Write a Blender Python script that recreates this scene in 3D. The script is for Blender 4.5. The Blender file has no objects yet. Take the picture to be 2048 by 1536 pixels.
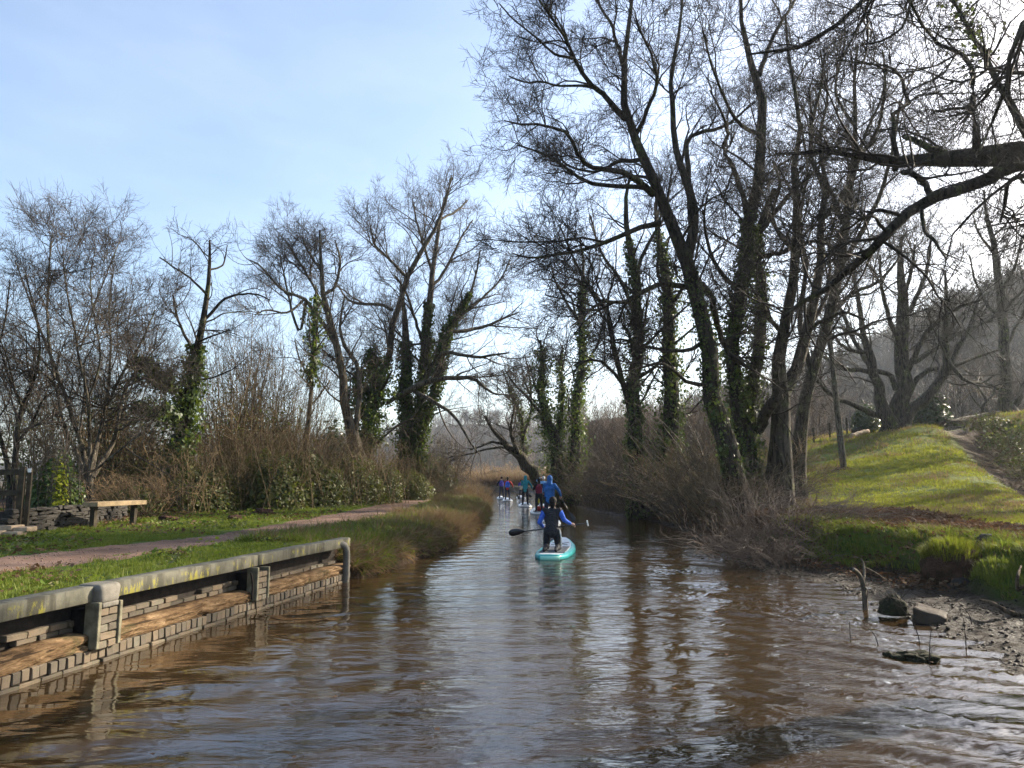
import bpy, bmesh, math, random
import numpy as np
from mathutils import Vector, Matrix
from mathutils.noise import noise as mnoise

# ------------------------------------------------------------------ camera, sky, sun, exposure
SC = bpy.context.scene
COL = SC.collection
FPX, PITCH, CAMZ = 1440.0, math.atan(189 / 1440.0), 1.7
cam_data = bpy.data.cameras.new('camera')
cam_data.sensor_width = 36.0
cam_data.lens = 36.0 * FPX / 2048.0
cam_data.clip_start = 0.05
cam_data.clip_end = 6000.0
cam = bpy.data.objects.new('camera', cam_data)
cam.location = (0, 0, CAMZ)
cam.rotation_euler = (math.radians(90) + PITCH, 0, 0)
COL.objects.link(cam)
SC.camera = cam

SUN_AZ, SUN_EL = math.radians(60), math.radians(27)
world = bpy.data.worlds.new('World')
SC.world = world
world.use_nodes = True
wt = world.node_tree
wt.nodes.clear()
w_out = wt.nodes.new('ShaderNodeOutputWorld')
w_bg = wt.nodes.new('ShaderNodeBackground')
w_sky = wt.nodes.new('ShaderNodeTexSky')
w_sky.sky_type = 'NISHITA'
w_sky.sun_disc = False
w_sky.sun_elevation = SUN_EL
w_sky.sun_rotation = SUN_AZ
w_sky.altitude = 20
w_sky.air_density = 1.0
w_sky.dust_density = 2.1
w_sky.ozone_density = 1.6
w_bg.inputs['Strength'].default_value = 0.115
# thin high cirrus: a faint whitening of the sky that depends only on direction
w_tc = wt.nodes.new('ShaderNodeTexCoord')
w_map = wt.nodes.new('ShaderNodeMapping')
w_map.inputs['Scale'].default_value = (1.6, 1.2, 5.0)
w_map.inputs['Rotation'].default_value = (0.0, 0.35, 0.6)
w_noi = wt.nodes.new('ShaderNodeTexNoise')
w_noi.inputs['Scale'].default_value = 1.7
w_noi.inputs['Detail'].default_value = 6
w_noi.inputs['Roughness'].default_value = 0.55
w_rmp = wt.nodes.new('ShaderNodeMapRange')
w_rmp.inputs['From Min'].default_value = 0.40
w_rmp.inputs['From Max'].default_value = 0.80
w_rmp.inputs['To Min'].default_value = 0.0
w_rmp.inputs['To Max'].default_value = 0.20
w_mix = wt.nodes.new('ShaderNodeMix')
w_mix.data_type = 'RGBA'
w_mix.inputs['B'].default_value = (4.0, 4.4, 5.0, 1)
wt.links.new(w_tc.outputs['Generated'], w_map.inputs['Vector'])
wt.links.new(w_map.outputs['Vector'], w_noi.inputs['Vector'])
wt.links.new(w_noi.outputs['Fac'], w_rmp.inputs['Value'])
wt.links.new(w_rmp.outputs['Result'], w_mix.inputs['Factor'])
wt.links.new(w_sky.outputs['Color'], w_mix.inputs['A'])
wt.links.new(w_mix.outputs['Result'], w_bg.inputs['Color'])
wt.links.new(w_bg.outputs['Background'], w_out.inputs['Surface'])

sun_data = bpy.data.lights.new('sun', 'SUN')
sun_data.energy = 5.0
sun_data.angle = math.radians(0.53)
sun_data.color = (1.0, 0.89, 0.72)
sun = bpy.data.objects.new('sun', sun_data)
_sd = Vector((math.sin(SUN_AZ) * math.cos(SUN_EL), math.cos(SUN_AZ) * math.cos(SUN_EL), math.sin(SUN_EL)))
sun.rotation_euler = (-_sd).to_track_quat('-Z', 'Y').to_euler()
COL.objects.link(sun)

SC.view_settings.view_transform = 'Standard'
SC.view_settings.look = 'None'
SC.view_settings.exposure = 1.5
SC.view_settings.gamma = 1.0
SC.view_settings.use_curve_mapping = False
SC.cycles.use_denoising = True
SC.cycles.max_bounces = 6
SC.cycles.transparent_max_bounces = 8
SC.cycles.caustics_reflective = False
SC.cycles.caustics_refractive = False
SC.cycles.sample_clamp_indirect = 6.0
SC.cycles.sample_clamp_direct = 40.0

# ------------------------------------------------------------------ helpers
RNG = np.random.default_rng(7)
CT, ST = math.cos(PITCH), math.sin(PITCH)


def ray(px, py):
    xc, yc = (px - 1024) / FPX, (768 - py) / FPX
    return np.array([xc, CT - yc * ST, ST + yc * CT])


def at(px, py, t):
    """the place at depth t (metres along the view axis) seen in a given direction"""
    r = ray(px, py)
    return np.array([r[0] * t, r[1] * t, CAMZ + r[2] * t])


def on(px, py, z):
    r = ray(px, py)
    t = (z - CAMZ) / r[2]
    return np.array([r[0] * t, r[1] * t, z])


def norm(a):
    return a / np.maximum(np.linalg.norm(a, axis=-1, keepdims=True), 1e-9)


def sstep(a, b, x):
    t = np.clip((x - a) / (b - a), 0, 1)
    return t * t * (3 - 2 * t)


def _hash(ix, iy, seed):
    n = (ix.astype(np.int64) * 374761393 + iy.astype(np.int64) * 668265263 + seed * 982451653) & 0x7fffffff
    n = ((n ^ (n >> 13)) * 1274126177) & 0x7fffffff
    return ((n ^ (n >> 16)) & 0xffff) / 65535.0


def vnoise(x, y, seed=0):
    x = np.asarray(x, float); y = np.asarray(y, float)
    ix, iy = np.floor(x), np.floor(y)
    fx, fy = x - ix, y - iy
    fx = fx * fx * (3 - 2 * fx); fy = fy * fy * (3 - 2 * fy)
    a, b = _hash(ix, iy, seed), _hash(ix + 1, iy, seed)
    c, d = _hash(ix, iy + 1, seed), _hash(ix + 1, iy + 1, seed)
    return (a + (b - a) * fx) * (1 - fy) + (c + (d - c) * fx) * fy


def fnoise(x, y, seed=0, oct=4):
    s, a, tot = 0, 1.0, 0
    for k in range(oct):
        s = s + a * vnoise(x * 2 ** k + 17 * k, y * 2 ** k - 31 * k, seed + k)
        tot += a; a *= 0.5
    return s / tot


class Geo:
    """collects quads and triangles, then links them as ONE mesh object"""
    def __init__(s):
        s.v, s.q, s.t, s.n = [], [], [], 0
        s.qm, s.tm = [], []

    def add(s, v, q=None, t=None, m=0):
        v = np.asarray(v, float).reshape(-1, 3)
        if q is not None and len(q):
            q = np.asarray(q, int).reshape(-1, 4); s.q.append(q + s.n); s.qm.append(np.full(len(q), m))
        if t is not None and len(t):
            t = np.asarray(t, int).reshape(-1, 3); s.t.append(t + s.n); s.tm.append(np.full(len(t), m))
        s.v.append(v); s.n += len(v)
        return s

    def box(s, c, size, rz=0.0, jit=0.0, rng=None, m=0, tilt=None):
        h = np.array(size) / 2
        v = np.array([[x, y, z] for z in (-1, 1) for y in (-1, 1) for x in (-1, 1)], float) * h
        if jit: v = v + (rng or RNG).uniform(-jit, jit, v.shape)
        if tilt is not None: v = v @ np.array(Matrix.Rotation(tilt[0], 3, 'X') @ Matrix.Rotation(tilt[1], 3, 'Y')).T
        c_, s_ = math.cos(rz), math.sin(rz)
        v = np.stack([v[:, 0] * c_ - v[:, 1] * s_, v[:, 0] * s_ + v[:, 1] * c_, v[:, 2]], 1) + np.array(c)
        return s.add(v, [[0, 2, 3, 1], [4, 5, 7, 6], [0, 1, 5, 4], [2, 6, 7, 3], [0, 4, 6, 2], [1, 3, 7, 5]], m=m)

    def tubes(s, P, R, S=4, cap=False, m=0):
        N, K, _ = P.shape
        T = np.gradient(P, axis=1); T = norm(T)
        mean = norm(P[:, -1] - P[:, 0])
        ref = np.where(np.abs(mean[:, 2:3]) < 0.8, np.array([[0, 0, 1.0]]), np.array([[1.0, 0, 0]]))
        U = norm(np.cross(T, ref[:, None, :])); V = np.cross(T, U)
        a = np.linspace(0, 2 * math.pi, S, endpoint=False)
        ring = (np.cos(a)[None, None, :, None] * U[:, :, None, :] + np.sin(a)[None, None, :, None] * V[:, :, None, :])
        v = P[:, :, None, :] + ring * R[:, :, None, None]
        k, j = np.meshgrid(np.arange(K - 1), np.arange(S), indexing='ij')
        k, j = k.ravel(), j.ravel(); j2 = (j + 1) % S
        q = np.stack([k * S + j, k * S + j2, (k + 1) * S + j2, (k + 1) * S + j], 1)
        off = (np.arange(N) * K * S)[:, None, None]
        s.add(v.reshape(-1, 3), (q[None] + off).reshape(-1, 4), m=m)
        if cap:
            tris = []
            for n in range(N):
                b = n * K * S
                for j in range(1, S - 1):
                    tris.append([b, b + j + 1, b + j]); e = b + (K - 1) * S
                    tris.append([e, e + j, e + j + 1])
            s.t.append(np.array(tris) + s.n - N * K * S); s.tm.append(np.full(len(tris), m))
        return s

    def capsule(s, p0, p1, r0, r1, S=12, flat=1.0, m=0):
        p0, p1 = np.array(p0, float), np.array(p1, float)
        ax = p1 - p0; L = np.linalg.norm(ax)
        ax = ax / L if L > 1e-6 else np.array([0, 0, 1.0])
        ref = np.array([0, 1.0, 0]) if abs(ax[1]) < .9 else np.array([1.0, 0, 0])
        u = np.cross(ref, ax); u /= np.linalg.norm(u); w = np.cross(ax, u)
        rows = []
        for k in range(1, 5):
            an = -math.pi / 2 + k * math.pi / 8
            rows.append((p0 + ax * r0 * math.sin(an), r0 * math.cos(an)))
        for k in range(0, 4):
            an = k * math.pi / 8
            rows.append((p1 + ax * r1 * math.sin(an), r1 * math.cos(an)))
        a = np.linspace(0, 2 * math.pi, S, endpoint=False)
        v = [p0 - ax * r0]
        for c, r in rows:
            v += list(c + r * (np.cos(a)[:, None] * u + np.sin(a)[:, None] * flat * w))
        v.append(p1 + ax * r1)
        q, t = [], []
        for k in range(len(rows) - 1):
            for j in range(S):
                j2 = (j + 1) % S
                q.append([1 + k * S + j, 1 + k * S + j2, 1 + (k + 1) * S + j2, 1 + (k + 1) * S + j])
        last = len(v) - 1; b = 1 + (len(rows) - 1) * S
        for j in range(S):
            j2 = (j + 1) % S
            t.append([0, 1 + j2, 1 + j]); t.append([last, b + j, b + j2])
        return s.add(v, q, t, m=m)

    def ball(s, c, r, S=12, m=0):
        c = np.array(c, float); r = np.array(r if hasattr(r, '__len__') else (r, r, r), float)
        g = Geo().capsule((0, 0, -1e-4), (0, 0, 1e-4), 1, 1, S)
        v = np.concatenate(g.v) * r + c
        return s.add(v, np.concatenate(g.q), np.concatenate(g.t), m=m)

    def mesh(s, name, mats, smooth=True, origin=None):
        v = np.concatenate(s.v) if s.v else np.zeros((0, 3))
        if origin is not None: v = v - np.asarray(origin)
        q = np.concatenate(s.q) if s.q else np.zeros((0, 4), int)
        t = np.concatenate(s.t) if s.t else np.zeros((0, 3), int)
        me = bpy.data.meshes.new(name)
        me.vertices.add(len(v)); me.vertices.foreach_set('co', v.astype(np.float32).ravel())
        nl = 4 * len(q) + 3 * len(t)
        me.loops.add(nl); me.loops.foreach_set('vertex_index', np.concatenate([q.ravel(), t.ravel()]).astype(np.int32))
        me.polygons.add(len(q) + len(t))
        st = np.concatenate([np.arange(len(q)) * 4, 4 * len(q) + np.arange(len(t)) * 3])
        me.polygons.foreach_set('loop_start', st.astype(np.int32))
        if smooth: me.polygons.foreach_set('use_smooth', np.ones(len(q) + len(t), bool))
        for mm in (mats if isinstance(mats, (list, tuple)) else [mats]): me.materials.append(mm)
        if isinstance(mats, (list, tuple)) and len(mats) > 1:
            mi = np.concatenate(s.qm + s.tm) if (s.qm or s.tm) else np.zeros(0)
            qm = np.concatenate(s.qm) if s.qm else np.zeros(0); tm = np.concatenate(s.tm) if s.tm else np.zeros(0)
            me.polygons.foreach_set('material_index', np.concatenate([qm, tm]).astype(np.int32))
        me.update(calc_edges=True); me.validate()
        return me

    def build(s, name, mats, parent=None, smooth=True, origin=None):
        me = s.mesh(name, mats, smooth, origin)
        return link(name, me, parent)


def link(name, me, parent=None):
    o = bpy.data.objects.new(name, me); COL.objects.link(o)
    if parent is not None: o.parent = parent
    return o


def tag(o, label=None, cat=None, group=None, kind=None):
    if label: o['label'] = label
    if cat: o['category'] = cat
    if group: o['group'] = group
    if kind: o['kind'] = kind
    return o


def thing(name, label, cat, loc=(0, 0, 0), rz=0.0, group=None):
    o = bpy.data.objects.new(name, None); COL.objects.link(o)
    o.empty_display_size = 0.2
    o.location = Vector([float(c) for c in loc]); o.rotation_euler = (0, 0, rz)
    return tag(o, label, cat, group)


def copy_tree(root, loc, rz=0.0, scale=1.0, label=None):
    def rec(o, par):
        c = o.copy(); COL.objects.link(c)
        if par is not None: c.parent = par
        for ch in list(o.children): rec(ch, c)
        return c
    r = rec(root, None)
    r.location = Vector([float(c) for c in loc]); r.rotation_euler = (0, 0, rz); r.scale = (scale,) * 3 if not hasattr(scale, '__len__') else scale
    if label: r['label'] = label
    return r


# ------------------------------------------------------------------ materials
def mat(name, build):
    m = bpy.data.materials.new(name); m.use_nodes = True
    nt = m.node_tree; nt.nodes.clear()
    out = nt.nodes.new('ShaderNodeOutputMaterial')
    build(nt, out)
    return m


def node(nt, kind, **kw):
    n = nt.nodes.new(kind)
    for k, v in kw.items():
        if k in n.inputs.keys() if isinstance(k, str) else False: n.inputs[k].default_value = v
        else: setattr(n, k, v)
    return n


def noise_fac(nt, scale, detail=4, rough=0.55, vec=None, stretch=None, coord='Object', dist=0.0):
    n = nt.nodes.new('ShaderNodeTexNoise')
    n.inputs['Scale'].default_value = scale; n.inputs['Detail'].default_value = detail
    n.inputs['Roughness'].default_value = rough; n.inputs['Distortion'].default_value = dist
    if vec is None:
        tc = nt.nodes.new('ShaderNodeTexCoord'); vec = tc.outputs[coord]
    if stretch:
        mp = nt.nodes.new('ShaderNodeMapping'); mp.inputs['Scale'].default_value = stretch
        nt.links.new(vec, mp.inputs['Vector']); vec = mp.outputs['Vector']
    nt.links.new(vec, n.inputs['Vector'])
    return n.outputs['Fac']


def ramp(nt, fac, stops):
    r = nt.nodes.new('ShaderNodeValToRGB')
    el = r.color_ramp.elements
    el[0].position, el[0].color = stops[0][0], (*stops[0][1], 1)
    el[1].position, el[1].color = stops[-1][0], (*stops[-1][1], 1)
    for p, c in stops[1:-1]:
        e = el.new(p); e.color = (*c, 1)
    nt.links.new(fac, r.inputs['Fac'])
    return r.outputs['Color']


def mixc(nt, fac, a, b):
    m = nt.nodes.new('ShaderNodeMix'); m.data_type = 'RGBA'
    for sock, v in (('Factor', fac), ('A', a), ('B', b)):
        if isinstance(v, bpy.types.NodeSocket): nt.links.new(v, m.inputs[sock])
        elif sock == 'Factor': m.inputs[sock].default_value = v
        else: m.inputs[sock].default_value = (*v, 1)
    return m.outputs['Result']


def maprange(nt, v, a, b, c=0.0, d=1.0):
    m = nt.nodes.new('ShaderNodeMapRange'); m.interpolation_type = 'SMOOTHSTEP'
    m.inputs['From Min'].default_value = a; m.inputs['From Max'].default_value = b
    m.inputs['To Min'].default_value = c; m.inputs['To Max'].default_value = d
    nt.links.new(v, m.inputs['Value'])
    return m.outputs['Result']


def math_(nt, op, a, b=0.0):
    m = nt.nodes.new('ShaderNodeMath'); m.operation = op
    for i, v in enumerate((a, b)):
        if isinstance(v, bpy.types.NodeSocket): nt.links.new(v, m.inputs[i])
        else: m.inputs[i].default_value = v
    return m.outputs[0]


def principled(nt, out, color, rough=0.8, spec=0.3, bump=None, bump_str=0.3, bump_dist=0.02, metal=0.0):
    p = nt.nodes.new('ShaderNodeBsdfPrincipled')
    if isinstance(color, bpy.types.NodeSocket): nt.links.new(color, p.inputs['Base Color'])
    else: p.inputs['Base Color'].default_value = (*color, 1)
    if isinstance(rough, bpy.types.NodeSocket): nt.links.new(rough, p.inputs['Roughness'])
    else: p.inputs['Roughness'].default_value = rough
    p.inputs['Specular IOR Level'].default_value = spec
    p.inputs['Metallic'].default_value = metal
    if bump is not None:
        b = nt.nodes.new('ShaderNodeBump'); b.inputs['Strength'].default_value = bump_str
        b.inputs['Distance'].default_value = bump_dist
        nt.links.new(bump, b.inputs['Height']); nt.links.new(b.outputs['Normal'], p.inputs['Normal'])
    nt.links.new(p.outputs['BSDF'], out.inputs['Surface'])
    return p


def flat_mat(name, c, rough=0.7, spec=0.3, var=0.25, scale=8.0, bump=0.15, dist=0.01):
    def b(nt, out):
        f = noise_fac(nt, scale, 5)
        lo, hi = [x * (1 - var) for x in c], [min(1, x * (1 + var)) for x in c]
        principled(nt, out, ramp(nt, f, [(0.3, lo), (0.7, hi)]), rough, spec, noise_fac(nt, scale * 4, 4), bump, dist)
    return mat(name, b)


def leaf_mat(name, cols, trans=0.45, rough=0.45, scale=3.0, spec=0.4, tint=(0.25, 0.32, 0.02), tw=0.35):
    """leaf or blade: colour varies from piece to piece, light passes through"""
    def b(nt, out):
        geo = nt.nodes.new('ShaderNodeNewGeometry')
        f = math_(nt, 'ADD', math_(nt, 'MULTIPLY', geo.outputs['Random Per Island'], 0.6), math_(nt, 'MULTIPLY', noise_fac(nt, scale, 3), 0.4))
        n = len(cols)
        c = ramp(nt, f, [(0.12 + 0.76 * i / (n - 1), cols[i]) for i in range(n)])
        p = nt.nodes.new('ShaderNodeBsdfPrincipled')
        nt.links.new(c, p.inputs['Base Color']); p.inputs['Roughness'].default_value = rough
        p.inputs['Specular IOR Level'].default_value = spec
        tr = nt.nodes.new('ShaderNodeBsdfTranslucent')
        nt.links.new(mixc(nt, tw, c, tint), tr.inputs['Color'])
        mx = nt.nodes.new('ShaderNodeMixShader'); mx.inputs['Fac'].default_value = trans
        nt.links.new(p.outputs['BSDF'], mx.inputs[1]); nt.links.new(tr.outputs['BSDF'], mx.inputs[2])
        nt.links.new(mx.outputs['Shader'], out.inputs['Surface'])
    return mat(name, b)


def bark_mat(name, lo, hi, moss=0.25, mcol=(0.07, 0.085, 0.02)):
    def b(nt, out):
        f = noise_fac(nt, 5, 6, 0.65, stretch=(1, 1, 0.35))
        c = ramp(nt, f, [(0.3, lo), (0.7, hi)])
        if moss:
            g = maprange(nt, noise_fac(nt, 1.7, 5, 0.6), 0.62 - moss * 0.4, 0.78 - moss * 0.3)
            c = mixc(nt, g, c, mcol)
        lich = maprange(nt, noise_fac(nt, 3.4, 6, 0.75), 0.585, 0.64)
        c = mixc(nt, math_(nt, 'MULTIPLY', lich, 0.55), c, tuple(min(.34, v * 2.3 + .03) for v in hi))
        crack = maprange(nt, noise_fac(nt, 11, 4, 0.7, stretch=(1, 1, 0.16)), 0.40, 0.52)
        c = mixc(nt, crack, tuple(v * .5 for v in lo), c)
        principled(nt, out, c, 0.9, 0.15, noise_fac(nt, 16, 5, 0.7, stretch=(1, 1, 0.2)), 1.0, 0.06)
    return mat(name, b)


M = {}
M['bark_dark'] = bark_mat('bark_dark', (0.018, 0.015, 0.012), (0.075, 0.062, 0.048), 0.3)
M['bark_grey'] = bark_mat('bark_grey', (0.030, 0.025, 0.020), (0.115, 0.096, 0.072), 0.3)
M['bark_pale'] = bark_mat('bark_pale', (0.060, 0.050, 0.038), (0.19, 0.16, 0.118), 0.22)
M['bark_brown'] = bark_mat('bark_brown', (0.07, 0.05, 0.034), (0.20, 0.145, 0.095), 0.08)
M['twig_dark'] = flat_mat('twig_dark', (0.030, 0.024, 0.019), 0.8, 0.2, 0.3, 2.0, 0)
M['twig_grey'] = flat_mat('twig_grey', (0.070, 0.056, 0.043), 0.8, 0.25, 0.3, 2.0, 0)
M['twig_brown'] = flat_mat('twig_brown', (0.135, 0.095, 0.050), 0.8, 0.25, 0.35, 1.5, 0)
M['twig_red'] = flat_mat('twig_red', (0.125, 0.088, 0.064), 0.75, 0.3, 0.35, 1.5, 0)
M['twig_straw'] = flat_mat('twig_straw', (0.30, 0.20, 0.105), 0.75, 0.3, 0.3, 1.5, 0)
M['ivy'] = leaf_mat('ivy', [(0.014, 0.030, 0.008), (0.032, 0.062, 0.014), (0.065, 0.105, 0.024), (0.12, 0.15, 0.035)], 0.32, 0.48, 1.5, 0.35)
M['bramble_leaf'] = leaf_mat('bramble_leaf', [(0.030, 0.042, 0.012), (0.065, 0.080, 0.024), (0.115, 0.122, 0.040), (0.17, 0.13, 0.06)], 0.3, 0.55, 0.9, 0.3)
M['holly_leaf'] = leaf_mat('holly_leaf', [(0.018, 0.035, 0.012), (0.04, 0.07, 0.022), (0.08, 0.11, 0.05)], 0.15, 0.36, 1.2, 0.45)
M['yellow_leaf'] = leaf_mat('yellow_leaf', [(0.10, 0.13, 0.012), (0.20, 0.22, 0.02), (0.28, 0.27, 0.03)], 0.5, 0.5, 2.0, 0.3)
M['grass'] = leaf_mat('grass', [(0.040, 0.070, 0.010), (0.078, 0.125, 0.016), (0.125, 0.165, 0.024), (0.20, 0.18, 0.05)], 0.42, 0.6, 0.8, 0.2)
M['field_grass'] = leaf_mat('field_grass', [(0.065, 0.085, 0.013), (0.120, 0.145, 0.019), (0.185, 0.185, 0.028), (0.23, 0.18, 0.06)], 0.55, 0.65, 0.35, 0.10)
M['dry_grass'] = leaf_mat('dry_grass', [(0.05, 0.034, 0.020), (0.105, 0.072, 0.040), (0.175, 0.125, 0.07), (0.25, 0.185, 0.11)], 0.35, 0.7, 0.6, 0.15, (.34, .20, .08), .3)
M['dead_leaf'] = leaf_mat('dead_leaf', [(0.045, 0.028, 0.019), (0.10, 0.060, 0.037), (0.17, 0.108, 0.064)], 0.2, 0.85, 2.0, 0.08, (.3, .14, .05), .3)

# ------------------------------------------------------------------ the lie of the land
WU = norm(on(700, 1160, 0)[:2] - on(0, 1390, 0)[:2])           # direction of the brick wall
WN = np.array([WU[1], -WU[0]])                                  # out towards the water
W0 = on(0, 1390, 0)[:2]
W1 = on(700, 1160, 0)[:2]
WLEN = float(np.dot(W1 - W0, WU))


def _line(pts):
    p = np.array([[q[1], q[0]] for q in pts]); p = p[np.argsort(p[:, 0])]
    return p[:, 0], p[:, 1]


_l = [on(a, b, 0) for a, b in ((745, 1152), (790, 1136), (850, 1113), (900, 1095), (940, 1070), (968, 1046), (980, 1031), (978, 1016), (975, 1002))]
_ly, _lx = _line([(W0[0] - 16 * WU[0], W0[1] - 16 * WU[1]), tuple(W1)] + [(p[0], p[1]) for p in _l] + [(-2.3, 74), (-3.0, 82), (-5.5, 89), (-12, 94), (-30, 98), (-30, 6000)])
_r = [on(a, b, 0) for a, b in ((2048, 1345), (1900, 1272), (1760, 1217), (1680, 1170), (1590, 1156), (1480, 1134), (1440, 1102), (1380, 1066), (1300, 1041), (1200, 1025), (1140, 1011), (1112, 996))]
_ry, _rx = _line([(4.5, -12), (4.5, 4)] + [(p[0], p[1]) for p in _r] + [(3.2, 82), (1.0, 92), (-6, 99), (-30, 103), (-30, 6000)])


def XL(y): return np.interp(y, _ly, _lx)
def XR(y): return np.interp(y, _ry, _rx)


_ditch = (np.array([13.0, 12.0]), np.array([17.8, 25.0]), np.array([29.5, 50.0]), np.array([36.0, 62.0]))


def ditch_d(x, y):
    """signed distance to the ditch line, positive on the far (right) side"""
    best = np.full(np.shape(x), 1e9); sg = np.ones(np.shape(x))
    for a, b in zip(_ditch[:-1], _ditch[1:]):
        ab = b - a; L2 = ab @ ab
        t = np.clip(((x - a[0]) * ab[0] + (y - a[1]) * ab[1]) / L2, 0, 1)
        dx, dy = x - (a[0] + t * ab[0]), y - (a[1] + t * ab[1])
        d = np.hypot(dx, dy); s_ = np.sign(dx * ab[1] - dy * ab[0])
        m = d < best
        best = np.where(m, d, best); sg = np.where(m, s_, sg)
    return best * sg


def height(x, y):
    x = np.asarray(x, float); y = np.asarray(y, float)
    dl, dr = XL(y) - x, x - XR(y)
    # left bank
    wall = (y < W1[1] + 0.15)
    zl_wall = np.where(dl < 0.345, -0.7, 0.60 + 0.0 * dl)
    zl_nat = np.interp(dl, [-0.6, 0, 0.12, 0.45, 1.0, 2.2], [-0.5, -0.03, 0.22, 0.42, 0.56, 0.60])
    zl = np.where(wall, zl_wall, zl_nat)
    zl = zl + np.where(dl > 0.3, 0.05 * (fnoise(x * .7, y * .7, 3) - .5) + 0.02 * (vnoise(x * 4, y * 4, 5) - .5), 0)
    zl = zl + sstep(8, 16, dl) * 0.35 - sstep(24, 70, dl) * 1.6
    zl = zl - 0.25 * sstep(60, 90, y)
    # right bank: a wet mud flat, a short steep bank, then the field
    mud = np.interp(y, [-12, 13.2, 15.5, 18, 6000], [1.4, 1.4, 0.9, 0.2, 0.2])
    bw = np.interp(y, [-12, 12, 16, 20, 6000], [0.8, 0.9, 1.3, 1.4, 1.4])
    wob = 0.5 * (fnoise(x * .8 + 9, y * .8, 11) - .5) + .35 * (vnoise(x * 2.4, y * 2.4, 12) - .5)
    zmud = np.interp(dr, [-1.5, -0.5, 0, 0.7, 1.6], [-0.5, -0.12, 0.0, 0.06, 0.13]) + 0.07 * (fnoise(x * 3.2, y * 3.2, 21) - .5) + 0.05 * (vnoise(x * 8, y * 8, 23) - .5)
    rise = sstep(0, 1, (dr + wob - mud) / bw)
    top = 0.76 + 0.05 * (fnoise(x * .5, y * .5, 31) - .5) + 0.03 * (vnoise(x * 2.2, y * 2.2, 33) - .5)
    g = np.interp(y, [0, 15, 25, 37, 46, 56, 70, 100, 140], [.02, .030, .072, .205, .345, .365, .26, .05, 0])
    xe = 22 * (1 - np.exp(-np.maximum(x - 8.8, 0) / 22))
    field = g * xe
    field = field * (1 + 0.16 * (fnoise(x * .22, y * .22, 41) - .5)) + sstep(9.5, 14, x) * (.22 * (fnoise(x * .45, y * .45, 43) - .5) + .07 * (vnoise(x * 1.6, y * 1.6, 44) - .5))
    d = ditch_d(x, y)
    cut = np.exp(-((d - 1.5) / 1.5) ** 2) * 1.1 * sstep(10, 18, y) * (1 - sstep(58, 66, y))
    zr = zmud * (1 - rise) + (top + field - cut) * rise
    land = sstep(-0.3, 0.6, dr)
    mid = (XL(y) + XR(y)) / 2
    z = np.where(x < mid, zl, zr)
    water = (dl < 0) & (dr < -1.5) & (x > XL(y))
    z = np.where(water & (y < 97), np.minimum(z, -0.5), z)
    far = sstep(96, 104, y)
    z = z * (1 - far) + far * (0.45 + 0.1 * (fnoise(x * .1, y * .1, 51) - .5))
    return z


def hz(x, y): return float(height(np.array([x]), np.array([y]))[0])


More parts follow.
